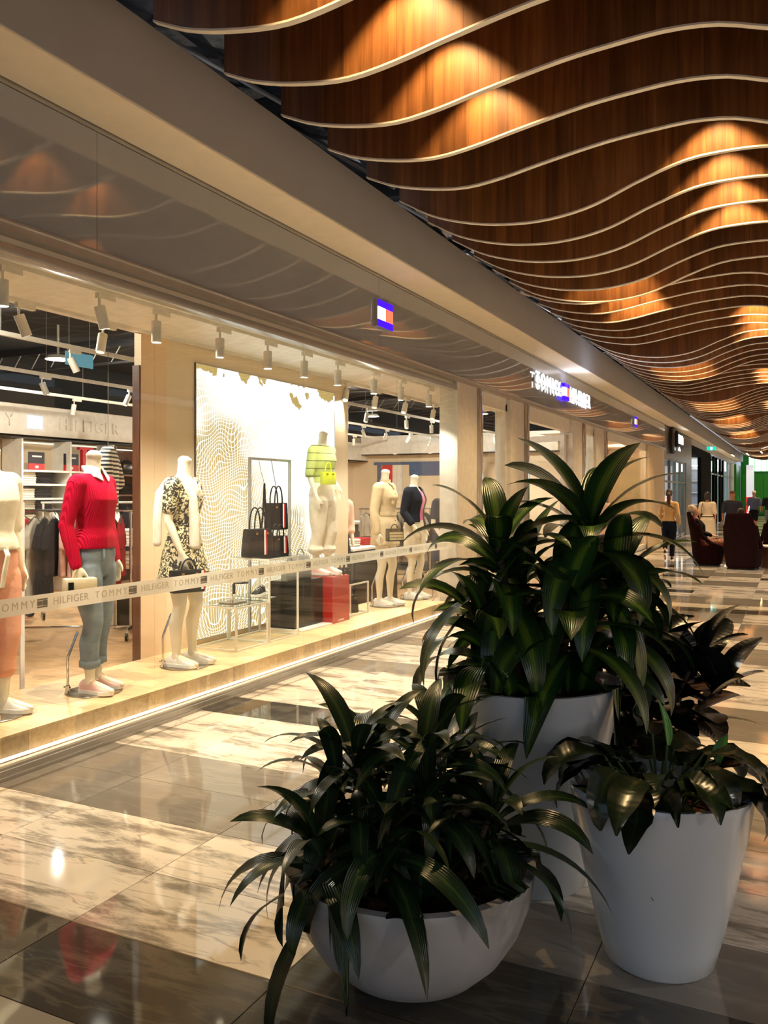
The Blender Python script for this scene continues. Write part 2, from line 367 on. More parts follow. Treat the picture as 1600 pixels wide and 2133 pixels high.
# back panel of the window and ceiling
wall = struct('wall_display', MB().box(-4.93, -4.862, 5.39, 8.967, .2, 2.91), 'cream_wall')
link('end_panel', MB().box(-4.935, -4.863, 5.372, 5.39, .0, 2.62), 'walnut', wall)
link('side_panel', MB().box(-4.862, -4.8575, 5.39, 5.701, .201, 2.91), 'peach_wall', wall)
struct('ceiling_display', MB().box(-5.0, -3.95, -4, 13.2, 2.912, 2.97), WHITE)
trk = struct('trim_track', MB().box(-4.16, -4.12, -1, 9.9, 2.885, 2.912), 'white_metal')
struct('trim_track_rear', MB().box(-4.86, -4.83, -1, 12.8, 2.885, 2.912), 'white_metal')
# shop interior shell
struct('floor_shop', MB().box(-11.2, -3.94, -4, 28, -.1, -.001), 'shop_floor_timber')
struct('ceiling_shop', MB().box(-11.2, -4.7, -4, 21, 3.75, 3.85), 'dark_void')
struct('wall_back', MB().box(-11.2, -11.0, -4, 20.8, 0, 2.9), 'cream_wall'); struct('wall_back_upper', MB().box(-11.2, -11.0, -4, 20.8, 2.9, 3.75), 'dark_void')
struct('wall_side', MB().box(-11.0, -4.3, 20.6, 20.75, 0, 3.1), 'cream_wall'); struct('wall_side_upper', MB().box(-11.0, -4.3, 20.6, 20.75, 3.1, 3.75), 'dark_void')
struct('wall_near', MB().box(-11.0, -3.94, -4.1, -3.95, 0, 3.75), 'cream_wall')
b2 = struct('wall_shop_bulkhead', MB().box(-11.0, -10.55, -4, 20.6, 2.46, 2.92), WHITE)
for z in (2.452, 2.425): link('shadow_line', MB().box(-11.0, -10.548, -4, 20.6, z, z+.008), 'black_metal', b2)
b3 = struct('wall_shop_bulkhead_side', MB().box(-10.55, -5.2, 20.2, 20.6, 2.62, 3.1), WHITE)
link('shadow_line', MB().box(-10.55, -5.2, 20.195, 20.6, 2.60, 2.612), 'black_metal', b3)
# steelwork in the dark shop void
for i, yy in enumerate((1.5, 5.2, 9., 12.8, 16.6)):
    j = struct('trim_roof_joist', MB().box(-11, -4.8, yy-.03, yy+.03, 3.62, 3.72), 'black_metal')
    for q in range(16): link('web_bar', MB().tube([(-11+q*.39, yy, 3.4), (-11+q*.39+.2, yy, 3.66)], .008, 5), 'aluminium', j)
    link('lower_chord', MB().box(-11, -4.8, yy-.02, yy+.02, 3.38, 3.41), 'black_metal', j)
struct('trim_roof_duct', MB().tube([(-6.0, -3, 3.5), (-6.0, 20, 3.5)], .13, 14), 'dark_void', auto=40)
mat('mesh_grey', C(105, 108, 112), .5, .4)
for q in range(10):
    struct('trim_cable_tray', MB().box(-5.7, -5.2, -2+q*2.2, -1.9+q*2.2, 3.55, 3.56), 'mesh_grey')
# pillars and glazed openings of the shop entrance
mat('taupe_gloss', C(150, 142, 136), .08, var=.03, coat=.5)
for i, (a, b, m) in enumerate(((10.05, 10.78, 'white_metal'), (10.78, 11.02, 'taupe_gloss'), (12.26, 12.95, 'white_metal'), (12.95, 13.25, 'taupe_gloss'), (16.16, 16.95, 'white_metal'), (16.95, 17.3, 'taupe_gloss'),
                               (18.3, 19.1, 'white_metal'), (19.1, 19.5, 'taupe_gloss'), (25.3, 28.6, 'cream_wall'))):
    struct('wall_pillar_%d' % (i+1), MB().box(-4.12, -3.872+(.004 if m == 'taupe_gloss' else 0), a+.001, b-.001, 0, 2.985, bev=.006), m, auto=40)
n = 6
for a, b in ((11.02, 12.26), (17.3, 18.3), (19.5, 25.3)):
    wn = struct('window_%d' % n, MB().box(-3.99, -3.98, a+.06, b-.06, .12, 2.8), 'window_glass'); n += 1
    fr = MB()
    for (y0, y1, z0, z1) in ((a, a+.07, 0, 2.9), (b-.07, b, 0, 2.9), (a, b, 2.8, 2.985), (a, b, 0, .12)): fr.box(-4.05, -3.93, y0, y1, z0, z1)
    link('window_frame', fr, 'white_metal', wn)
    if b < 20: link('warning_sticker', MB().lathe([(0, 0), (.045, 0), (.045, .001), (0, .001)], 20, Matrix.Translation((-3.978, a+.35, 1.3)) @ Matrix.Rotation(R(90), 4, 'Y')), 'frosted_film', wn)
# open glazed door
dr = bpy.data.objects.new('door_1', None); COL.objects.link(dr); dr['kind'] = 'structure'; dr.location = (-4.0, 16.1, 0); dr.rotation_euler = (0, 0, R(152))
fr = MB()
for (x0, x1, z0, z1) in ((0, .1, .02, 2.7), (1.15, 1.25, .02, 2.7), (0.1, 1.15, 2.58, 2.7), (0.1, 1.15, .02, .2)): fr.box(x0, x1, -.025, .025, z0, z1)
link('door_frame', fr, 'white_metal', dr); link('pane', MB().box(.1, 1.15, -.005, .005, .2, 2.58), 'window_glass', dr)
link('door_handle', MB().tube([(1.1, .07, .8), (1.1, .07, 1.4)], .014, 8), 'chrome', dr, auto=40)
struct('trim_door_header', MB().box(-4.05, -3.93, 13.25, 16.16, 2.75, 2.985), 'white_metal')
# shallow room behind the last window, with its own shelf lights
struct('wall_second_room', MB().box(-5.6, -5.5, 20.76, 28, 0, 3.6), 'peach_wall'); struct('ceiling_second_room', MB().box(-5.5, -3.95, 19.6, 28, 2.98, 3.05), WHITE)
struct('wall_second_room_end', MB().box(-5.5, -4.0, 27.9, 28, 0, 3.0), 'cream_wall')
for q in range(3):
    sh = thing('lit_wall_shelf', 'timber wall shelf with small downlights behind the end window', 'shelf', (-5.49, 22.4+q*1.9, 2.1), 0, 'lit wall shelves behind the end window')
    link('board', MB().box(.001, .3, -.85, .85, 0, .03), 'pale_timber', sh)
    for t in range(5): link('shelf_light', MB().lathe([(0, -.012), (.025, -.012), (.025, 0), (0, 0)], 12, Mx((.2, -.7+t*.35, -.002))), 'lamp_glow', sh)

# ================================================================ SIGNS ON THE FASCIA
emat('sign_white', (.92, .96, 1), 1.7); emat('sign_blue', (.035, 0.0, .9), .9); emat('sign_red', (1, .12, .06), 1.1)
emat('sign_blue_glow', (.035, 0.0, .9), 1.)
def flag_sign(y, z, w_, h_, label):
    t = thing('flag_sign', label, 'sign', (-3.865, y, z))
    link('housing', MB().box(.0, .035, -w_/2, w_/2, -h_/2, h_/2), 'aluminium', t)
    for z0, z1 in ((.24, .5), (-.5, -.24)): link('blue_bar', MB().box(.035, .04, -w_/2+.004, w_/2-.004, h_*z0, h_*z1), 'sign_blue', t)
    link('white_field', MB().box(.035, .04, -w_/2+.004, -.002, -h_*.24, h_*.24), 'sign_white', t)
    link('red_field', MB().box(.035, .04, .002, w_/2-.004, -h_*.24, h_*.24), 'sign_red', t)
    return t
flag_sign(7.872, 3.405, .36, .27, 'small lit flag logo sign on the fascia above the glass windows')
flag_sign(22.97, 3.46, .42, .28, 'small lit flag logo sign on the fascia near the grey shop')
ls = thing('lettering_sign', 'long glowing white shop name sign with flag logo over the entrance', 'sign', (-3.865, 15.35, 3.42))
a = text_mesh('TOMMY', .38, .008, 1.3, -.002); b = text_mesh('HILFIGER', .38, .008, 1.14, -.002)
link('lettering', a, 'sign_white', ls, Matrix.Translation((.045, -1.12, 0)) @ FX); link('lettering', b, 'sign_white', ls, Matrix.Translation((.045, 1.25, 0)) @ FX)
for z0, z1 in ((.08, .15), (-.15, -.08)): link('blue_bar', MB().box(.03, .08, -.15, .19, z0, z1), 'sign_blue_glow', ls)
link('white_field', MB().box(.03, .08, -.15, .018, -.08, .08), 'sign_white', ls); link('red_field', MB().box(.03, .08, .022, .19, -.08, .08), 'sign_red', ls)
link('mounting_rail', MB().box(0, .03, -1.95, 2.2, -.03, .03), 'aluminium', ls)
lamp('sign_glow', 'AREA', (-3.72, 15.4, 3.5), 16, (.72, .8, 1), target=(-3.6, 15.4, 4), shape='RECTANGLE', size=.1, size_y=3.8)
# name on the shop's inner bulkhead
si = thing('interior_lettering', 'pale raised shop name on the bulkhead inside the shop', 'sign', (-10.548, 9.35, 2.66))
link('lettering', text_mesh('TOMMY', .27, .01, 1.5), WHITE, si, Matrix.Translation((.012, -1.0, 0)) @ FX)
link('flag_mark', MB().box(.0, .02, -.14, .14, -.1, .1), emat('pale_blue_mark', (.5, .7, .95), .6), si)
link('lettering', text_mesh('HILFIGER', .27, .01, 1.25), WHITE, si, Matrix.Translation((.012, 1.13, 0)) @ FX)

# ================================================================ CEILING: TIMBER BLADES
struct('ceiling_mall', MB().box(-4.3, 5.4, -7.5, 66, 5.75, 5.85), 'dark_void')
def sp(tab, x):
    if x <= tab[0][0]: return tab[0][1]
    for (a, za), (b, zb) in zip(tab, tab[1:]):
        if x <= b:
            t = (x-a)/(b-a); t = t
            i = [p[0] for p in tab].index(a)
            zm = tab[max(i-1, 0)]; zp = tab[min(i+2, len(tab)-1)]
            m0 = (zb-zm[1])/(b-zm[0]) if b != zm[0] else 0; m1 = (zp[1]-za)/(zp[0]-a)
            h = b-a
            return (2*t**3-3*t*t+1)*za+(t**3-2*t*t+t)*h*m0+(-2*t**3+3*t*t)*zb+(t**3-t*t)*h*m1
    return tab[-1][1]
PA = [(-3.3, 4.25), (-3.05, 4.143), (-2.7, 4.06), (-2.4, 4.027), (-2.1, 4.055), (-1.8, 4.11), (-1.3, 4.19), (-.93, 4.22), (-.66, 4.228), (-.4, 4.197), (-.16, 4.12), (.3, 3.98), (.8, 3.9), (1.3, 3.93), (2., 4.1), (2.7, 4.22), (3.4, 4.15), (4.2, 4.25)]
PB = [(-3.3, 4.255), (-3.0, 4.085), (-2.7, 3.98), (-2.35, 3.91), (-1.95, 3.89), (-1.55, 3.95), (-1.15, 4.10), (-.8, 4.203), (-.5, 4.224), (-.2, 4.21), (.3, 4.12), (.9, 4.0), (1.5, 3.97), (2.2, 4.08), (2.9, 4.2), (3.5, 4.16), (4.2, 4.25)]
BT = 5.0
TH = .042
grp = 'timber ceiling blades over the concourse'
for i in range(-9, 91):
    Yb = 3.756+.664*i
    tab = PA if (i+1) % 12 < 6 else PB
    lit = ('with a warm light pool near the bulkhead' if (i//5) % 2 == 0 else 'with a warm light pool near mid concourse') if 0 <= i and i % 5 < 4 else 'without a light pool'
    t = thing('ceiling_blade', 'white-edged timber ceiling blade of %s wave %s' % ('shallow' if tab is PA else 'deep', lit), 'ceiling blade', (0, Yb, 0), 0, grp)
    near = 0 <= i <= 13
    step = .1 if i < 30 else .16
    xs = []; x = -3.3
    while x < 4.2: xs.append(x); x += step
    xs.append(4.2)
    zs = [sp(tab, x) for x in xs]
    e = MB()
    vs = [];
    for x, z in zip(xs, zs): vs += [(x, 0, z), (x, TH, z), (x, TH, z+.012), (x, 0, z+.012)]
    fs = []
    for q in range(len(xs)-1):
        for k in range(4): fs.append((q*4+k, q*4+(k+1) % 4, q*4+4+(k+1) % 4, q*4+4+k))
    fs += [(3, 2, 1, 0), tuple(len(vs)-4+k for k in range(4))]
    link('white_edge', e.add(vs, fs), 'white_paint', t)
    def face(x0, x1, proud=0.):
        pts = [x0]+[x for x in xs if x0+.005 < x < x1-.005]+[x1]
        lo = [(x, sp(tab, x)+.011) for x in pts]
        return MB().prism(lo+[(x1, BT), (x0, BT)], proud+.001, TH-.001)
    if near:
        r2 = random.Random(100+i); x = -3.298; cuts = [x]
        while x < .9:
            x += r2.choice((.11, .15, .2, .26)); cuts.append(x)
        for a, b in zip(cuts, cuts[1:]):
            link('veneer_plank', face(a+.0004, b-.0004, r2.uniform(0, .0012)), 'blade_veneer', t)
        link('panel', face(cuts[-1], 4.2), 'blade_veneer', t)
    else:
        link('panel', face(-3.298, 4.2), 'blade_veneer', t)
    link('hanger', MB().box(-2.92, -2.88, .012, .03, BT, 5.74), 'black_metal', t)
# warm spots hidden between the blades
def spot_run(first, x, n=4):
    for i in range(first, first+n):
        Yb = 3.756+.664*i-.26
        f = thing('blade_spotlight', 'small black spotlight tucked between the timber ceiling blades', 'spotlight', (x, Yb, 4.72), 0, 'spotlights between the blades')
        link('can', MB().lathe([(0, .12), (.035, .12), (.035, .0), (.03, 0), (.026, .03), (0, .03)], 14), 'black_metal', f)
        link('bracket', MB().box(-.01, .01, -.01, .01, .12, 1.03), 'black_metal', f)
        d = lamp('blade_light', 'SPOT', (x, Yb, 4.715), 105, (1, .67, .31), target=(x, Yb, 0), spot_size=R(90), spot_blend=.45, shadow_soft_size=.02)
for q in range(0, 18): spot_run(5*q, -2.0 if q % 2 == 0 else -.56)
# foil blanket and steel seen in the gap above the bulkhead
fo = MB(); nx, ny = 14, 150
r3 = random.Random(3)
vs = [(-5.4+q*.16, -2+k*.3, 5.35+r3.uniform(-.06, .06)) for k in range(ny) for q in range(nx)]
fo.add(vs, [(k*nx+q, k*nx+q+1, (k+1)*nx+q+1, (k+1)*nx+q) for k in range(ny-1) for q in range(nx-1)])
struct('ceiling_foil', fo, 'foil')
struct('wall_void', MB().box(-5.5, -5.42, -7.5, 64, 4.34, 5.75), 'dark_void')
for k in range(12):
    struct('trim_roof_beam', MB().box(-5.4, -3.2, 4.1+k*2.4, 4.28+k*2.4, 5.02, 5.2), 'black_metal')
    struct('trim_strut', MB().tube([(-4.6, 5.3+k*2.0, 5.25), (-3.6, 5.6+k*2.0, 4.6)], .02, 6), 'aluminium')
for k in range(7): lamp('void_light', 'POINT', (-4.3, 2.2+k*3.3, 4.75), 3, (.95, .95, 1), shadow_soft_size=.05)
# ================================================================ NEIGHBOUR SHOPS DOWN THE MALL
mat('grey_cladding', C(112, 108, 104), .35, var=.04); mat('dark_grey_cladding', C(84, 80, 77), .3, var=.04)
mat('green_wall', C(30, 140, 45), .4, var=.06); mat('green_wall_light', C(52, 176, 50), .4, var=.06)
mat('cool_wall', C(176, 184, 192), .6); mat('shop_dark', C(52, 54, 58), .6)
gs = struct('wall_grey_shop', MB().box(-3.95, -3.866, 28.6, 36.3, 2.75, ZS-.04), 'dark_grey_cladding')
link('end_pier', MB().box(-4.1, -3.86, 34.4, 36.3, 0, 2.75), 'grey_cladding', gs)
struct('wall_grey_shop_back', MB().box(-7.1, -7.0, 28, 36.3, 0, 3.4), 'cool_wall'); struct('ceiling_grey_shop', MB().box(-7.0, -3.95, 28.6, 36.3, 3.3, 3.4), 'shop_dark')
struct('wall_grey_shop_side', MB().box(-7.0, -3.95, 36.3, 36.4, 0, 3.7), 'cool_wall')
wn = struct('window_9', MB().box(-3.93, -3.92, 28.62, 34.4, .05, 2.75), 'window_glass')
for q in range(5): link('mullion', MB().box(-3.97, -3.88, 28.62+q*1.43, 28.7+q*1.43, 0, 2.75), 'grey_cladding', wn)
for z in (1.95, 2.7, .03): link('transom', MB().box(-3.965, -3.885, 28.7, 34.4, z, z+.06), 'grey_cladding', wn)
emat('cool_sign', (.85, .95, 1), 4.)
rs = thing('round_sign', 'dark round sign with glowing white lettering panel on the grey shop', 'sign', (-3.866, 30.1, 3.42))
link('disc', MB().lathe([(0, 0), (.5, 0), (.5, .1), (.46, .12), (0, .12)], 36, Matrix.Rotation(R(90), 4, 'Y')), 'black_metal', rs, auto=40)
link('panel', MB().box(.1, .2, .2, 1.75, -.26, .3, bev=.03), 'black_metal', rs, auto=40)
for q in range(6): link('glowing_letter', MB().box(.2, .215, .36+q*.22, .52+q*.22, -.12, .18-.05*(q % 2)), 'cool_sign', rs)
for q in range(3): link('glowing_letter', MB().box(.2, .215, .3+q*.2, .4+q*.2, -.38, -.3+.05*(q % 2)), 'cool_sign', rs)
# poster stands in the grey shop window
for q, yy in enumerate((29.4, 31.4)):
    pb = thing('window_poster', ('lilac window poster in the grey shop', 'white window poster board in the grey shop')[q], 'poster', (-4.25, yy, 0))
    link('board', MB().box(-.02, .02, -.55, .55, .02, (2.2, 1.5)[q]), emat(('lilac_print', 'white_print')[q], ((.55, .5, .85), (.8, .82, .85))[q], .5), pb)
    link('foot', MB().box(-.12, .12, -.3, .3, .0, .02), 'grey_cladding', pb)
# black fronted shop
bs = struct('wall_black_shop', MB().box(-4.02, -3.866, 40.1, 44.6, 0, 3.55), 'matte_black')
struct('wall_black_shop_partition', MB().box(-9., -4.03, 46.6, 46.75, 0, 3.4), 'cool_wall')
link('lintel', MB().box(-4.3, -3.87, 36.4, 40.1, 3.2, 3.55), 'matte_black', bs)
struct('wall_above_black_shop', MB().box(-4.3, -3.866, 36.31, 64.2, 3.555, ZS-.01), 'bulkhead_paint')
struct('wall_black_shop_back', MB().box(-9.1, -9.0, 36.4, 64, 0, 3.5), 'cool_wall')
struct('ceiling_black_shop', MB().box(-9.0, -4.3, 36.4, 64, 3.4, 3.5), 'shop_dark')
for q in range(3):
    st = thing('stock_shelf', 'tall white stock shelf inside the black fronted shop', 'shelf', (-4.75-q*1.6, 46.3, 0), R(90), 'white stock shelves in the black shop')
    for z in (.4, 1.0, 1.6, 2.2, 2.8): link('board', MB().box(-.25, .25, -.7, .7, z, z+.05), WHITE, st)
    for yy in (-.72, .68): link('side', MB().box(-.25, .25, yy, yy+.04, 0, 3.), WHITE, st)
    link('strip_light', MB().box(-.2, -.1, -.65, .65, 3.0, 3.04), 'lamp_glow', st)
wn = struct('window_10', MB().box(-3.92, -3.91, 44.6, 60.4, .05, 3.5), 'window_glass')
for q, yy in enumerate((44.6, 46.6, 48.2, 50.6, 52.4)): link('mullion', MB().box(-3.98, -3.86, yy, yy+.3, 0, 3.5), 'matte_black', wn)
for yy in (53.2, 57.): link('mullion', MB().box(-3.98, -3.86, yy, yy+.15, 0, 3.5), 'aluminium', wn)
link('transom', MB().box(-3.97, -3.87, 44.6, 60.4, 2.55, 2.62), 'aluminium', wn)
ws = thing('window_sign', 'bright white glowing sign in the black shop window', 'sign', (-4.25, 47.2, 2.62)); link('glow_panel', MB().box(-.05, .05, -1.5, 1.5, 0, .62, bev=.02), emat('glow_white', (.95, .98, 1), 1.6), ws, auto=40)
link('bracket', MB().box(-.02, .02, -.05, .05, .62, .78), 'black_metal', ws)
struct('wall_white_column', MB().box(-4.2, -3.84, 60.4, 61.4, 0, 3.55), 'white_paint')
struct('wall_green_side', MB().box(-4.0, -3.7, 61.4, 66.2, 0, 3.55), 'green_wall')
# green shop that closes the view
gw = struct('wall_green_shop', MB().box(-3.7, 5.2, 66.4, 66.6, 0, 5.7), 'green_wall')
for q in range(6): link('green_panel', MB().box(-3.6+q*1.4, -2.24+q*1.4, 66.36, 66.4, .05, 3.0), 'green_wall_light', gw)
gsn = thing('storefront_sign', 'wide glowing white sign on the green storefront', 'sign', (-1.9, 66.36, 3.75))
r5 = random.Random(4)
for q in range(9): link('glowing_letter', MB().box(-1.25+q*.4, -.9+q*.4, -.09, -.03, -.55, .22+.3*(q % 3 == 0)+.1*(q % 2)), 'glow_white', gsn)
link('backing', MB().box(-1.3, 2.4, -.03, -.001, -.6, .6), 'green_wall', gsn)
sp_ = thing('sale_banner', 'white banner column with red SALE panel before the green shop', 'banner', (-2.05, 44.2, 0))
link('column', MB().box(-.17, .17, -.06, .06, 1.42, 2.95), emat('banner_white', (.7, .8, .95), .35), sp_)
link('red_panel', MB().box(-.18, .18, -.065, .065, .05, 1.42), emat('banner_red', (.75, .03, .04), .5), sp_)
link('base', MB().box(-.3, .3, -.2, .2, 0, .05), 'steel_plate', sp_)
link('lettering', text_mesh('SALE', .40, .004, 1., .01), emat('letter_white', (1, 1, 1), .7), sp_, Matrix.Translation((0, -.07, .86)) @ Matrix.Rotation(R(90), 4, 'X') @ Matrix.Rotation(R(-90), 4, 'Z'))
ex = thing('exit_sign', 'hanging green exit sign with white pictogram below the soffit', 'sign', (-3.55, 41.4, 3.56))
link('box', MB().box(-.2, .2, -.03, .03, 0, .17), emat('exit_green', (.0, .42, .34), 1.), ex)
link('pictogram', MB().box(-.045, .045, -.036, -.03, .02, .15), emat('exit_white', (.8, 1, 1), 1.3), ex); link('stem', MB().box(-.01, .01, -.01, .01, .17, .255), 'aluminium', ex)
for q, (x, yy) in enumerate(((-3.0, 47.), (-2.25, 46.), (-1.55, 44.))):
    pl = thing('linear_pendant', 'slim glowing linear pendant lamp below the timber blades', 'lamp', (x, yy, 3.55), 0, 'linear pendants near the mall end')
    link('bar', MB().box(-.03, .03, -1.1, 1.1, 0, .06), 'brass', pl); link('diffuser', MB().box(-.025, .025, -1.05, 1.05, -.02, 0), emat('warm_tube', (1, .74, .32), 4.), pl)
    for s in (-1, 1): link('wire', MB().box(-.004, .004, s*1-.004, s*1+.004, .06, 2.2), 'black_metal', pl)
# right hand shops (out of the frame, seen only in reflections)
struct('wall_bulkhead_right', MB().box(4.25, 5.4, -7.5, 66, ZS, 4.336), 'bulkhead_paint')
struct('wall_right', MB().box(9.0, 9.1, -7.5, 66, 0, 3.9), 'cream_wall'); struct('ceiling_right', MB().box(5.0, 9.0, -7.5, 66, 3.5, 3.6), WHITE)
struct('floor_right', MB().box(5.2, 9.0, -7.5, 66, -.1, -.002), 'shop_floor_timber')
for q in range(9): struct('wall_pier_right_%d' % (q+1), MB().box(4.8, 5.2, -4+q*8, -3+q*8, 0, ZS), 'grey_cladding')
for q in range(8):
    dl = thing('added_downlight', 'added round recessed downlight in the unseen opposite shops', 'downlight', (6.8, -2+q*8, 3.49), 0, 'added downlights of the opposite shops')
    link('ring', MB().lathe([(.06, 0), (.1, 0), (.1, .009), (.06, .009)], 20, cap=False), WHITE, dl)
    lamp('opposite_fill', 'SPOT', (6.8, -2+q*8, 3.46), 620, (.93, .96, 1), target=(6.6, -2+q*8, 0), spot_size=R(150), spot_blend=.5, shadow_soft_size=.12)  # added lamp in the unseen shops, also brightens the concourse
# downlights added to brighten the far concourse floor
for q, (x, yy) in enumerate(((.9, 9.4), (.4, 15.4), (-1.3, 21.4), (.6, 28.), (-1.3, 34.6), (.4, 41.2), (-1.3, 47.9), (.3, 54.5), (-1., 61.1))):
    dl = thing('fill_downlight', 'added black cylinder downlight hung between the ceiling blades', 'downlight', (x, 3.756+.664*round((yy-3.756)/.664)+.33, 4.5), 0, 'added downlights between the blades')
    link('can', MB().lathe([(0, .16), (.05, .16), (.05, .0), (.045, 0), (.04, .03), (0, .03)], 14), 'black_metal', dl); link('stem', MB().box(-.008, .008, -.008, .008, .16, 1.25), 'black_metal', dl)
    lamp('downlight', 'SPOT', (x, dl.location.y, 4.51), 300 if yy > 12 else 160, (1, .9, .78), target=(x, dl.location.y, 0), spot_size=R(96), spot_blend=.6, shadow_soft_size=.05)
lamp('green_shop_light', 'SPOT', (-.5, 62.5, 4.9), 900, (1, 1, .95), target=(-.5, 66.4, 2.), spot_size=R(120), spot_blend=.5, shadow_soft_size=.1)
for yy in (30.5, 33.5): lamp('grey_shop_light', 'POINT', (-5.4, yy, 2.9), 50, (.85, .92, 1), shadow_soft_size=.1)
for yy in (38.2, 42, 47, 52.): lamp('black_shop_light', 'POINT', (-6.5, yy, 3.1), 110, (.95, .97, 1), shadow_soft_size=.1)
lamp('second_room_light', 'POINT', (-4.7, 22.5, 2.7), 35, (1, .82, .6), shadow_soft_size=.08); lamp('second_room_light', 'POINT', (-4.7, 25.5, 2.7), 35, (1, .82, .6), shadow_soft_size=.08)
# ================================================================ TRACK LIGHTS OF THE SHOP
def head_mesh(tilt, big=1.):
    h = MB().lathe([(0, 0), (.034*big, 0), (.036*big, -.004), (.036*big, -.15*big), (.032*big, -.152*big), (.03*big, -.146*big), (.03*big, -.11*big), (0, -.11*big)], 20); return h
hm = head_mesh(0); hme = recalc(hm.mesh('head', True)); hme.set_sharp_from_angle(angle=R(40)); hme.materials.append(MT['white_metal'])
ad = recalc(MB().box(-.018, .018, -.02, .13, -.035, 0).mesh('adapter')); ad.materials.append(MT['white_metal'])
stm = recalc(MB().lathe([(.009, -.09), (.009, -.035)], 10).mesh('stem')); stm.materials.append(MT['white_metal'])
lens = recalc(MB().lathe([(0, -.116), (.029, -.116), (.029, -.1145), (0, -.1145)], 16).mesh('lens')); lens.materials.append(MT['lamp_glow'])
def track_head(x, y, z, az=0, tilt=0, label='', group='', energy=0, color=(1, .92, .8), cone=80, sc=1.):
    t = thing('track_spotlight', label, 'spotlight', (x, y, z), 0, group)
    link('adapter', ad, None, t); link('stem', stm, None, t)
    h = link('head', hme, None, t, Matrix.Translation((0, 0, -.085)) @ Matrix.Rotation(az, 4, 'Z') @ Matrix.Rotation(tilt, 4, 'Y') @ Matrix.Scale(sc, 4))
    link('lens', lens, None, h)
    if energy:
        M = Matrix.Translation((x, y, z-.085)) @ Matrix.Rotation(az, 4, 'Z') @ Matrix.Rotation(tilt, 4, 'Y')
        a = M @ Vector((0, 0, -(.122 if cone < 105 else .157)*sc)); b = M @ Vector((0, 0, -1))
        lamp('track_light', 'SPOT', a, energy, color, target=b, spot_size=R(cone), spot_blend=.6, shadow_soft_size=.012 if cone < 105 else .03)
    return t
g1 = 'spotlights on the window track'
for y, az, tl in ((2.75, 0, 0), (3.44, 0, 0), (4.198, R(80), R(-16)), (4.751, 0, 0), (5.496, 0, 0), (6.174, 0, 0), (6.779, 0, 0), (7.423, 0, 0), (8.226, 0, 0), (8.921, 0, 0), (9.745, 0, 0)):
    track_head(-4.14, y, 2.885, az, tl, 'white cylinder spotlight on the track just behind the shop glass', g1, 56, cone=100)
for y, az, tl in ((4.16, R(70), R(-22)), (4.95, R(-80), R(-14)), (8.9, R(-75), R(-30)), (9.68, R(-90), R(-18)), (10.6, R(-90), R(-30)), (11.6, R(-90), R(-25)), (12.4, R(-80), R(-30))):
    track_head(-4.845, y, 2.885, az, tl, 'tilted spotlight on the rear track of the window ceiling', 'spotlights on the rear window track', 40, cone=110)
for i, (x, z) in enumerate(((-6.4, 3.0), (-8.15, 3.0), (-9.7, 3.0))):
    tr = thing('hanging_track', ('white lighting track nearest the windows hanging in the shop', 'white lighting track hanging above the middle of the shop', 'white lighting track hanging along the shop back wall')[i], 'lighting track', (x, 0, z))
    link('rail', MB().box(-.02, .02, -2, 20, -.02, .02), 'white_metal', tr)
    for q in range(10): link('wire', MB().tube([(0, -1+q*2.1, .02), (0, -1+q*2.1, .74)], .003, 5), 'aluminium', tr)
    rr = random.Random(20+i)
    for q in range(11):
        y = 5.9+i*1.6+q*1.32+rr.uniform(-.25, .25)
        if y > 19.6: break
        track_head(x, y, z-.02, rr.uniform(0, 6.28), R(rr.uniform(8, 32)), 'white spotlight on the hanging track inside the shop', 'spotlights on the hanging tracks', 70 if q % 2 == 0 else 0, cone=125)
se = thing('shop_exit_sign', 'small blue glass exit sign hanging in the dark shop ceiling', 'sign', (-7.2, 7.0, 2.98)); link('plate', MB().box(-.006, .006, -.2, .2, 0, .15), emat('blue_glass', (.1, .28, .38), .35), se)
for q in (-.15, .15): link('wire', MB().box(-.003, .003, q-.003, q+.003, .15, .77), 'aluminium', se)
for x, y in ((-10.2, 9.6), (-10.2, 11.4), (-9.6, 20.35), (-8.6, 20.35), (-7.6, 20.35)):
    z = 2.459 if x < -10 else 2.619
    d = thing('shop_ceiling_downlight', 'small round downlight recessed in the shop bulkhead', 'downlight', (-10.75 if x < -10 else x, y, z), 0, 'downlights in the shop bulkhead')
    link('lens', MB().lathe([(0, -.006), (.05, -.006), (.05, 0), (0, 0)], 16), 'lamp_glow', d)
for x, y, z in ((-6.2, 4.5, 3.3), (-8.6, 8.0, 3.3), (-7.2, 12.5, 3.3), (-8.6, 17., 3.3), (-6.2, 17.5, 3.3)):
    f = thing('shop_dome_light', 'round white dome light hanging in the dark shop ceiling', 'lamp', (x, y, z), 0, 'dome lights in the shop ceiling')
    link('dome', MB().lathe([(0, .07), (.12, .05), (.16, 0), (.15, 0), (0, .02)], 24), 'white_metal', f, auto=40)
    link('stem', MB().box(-.01, .01, -.01, .01, .06, .45), 'white_metal', f)
    lamp('dome_lamp', 'POINT', (x, y, z-.08), 95, (1, .92, .8), shadow_soft_size=.03)
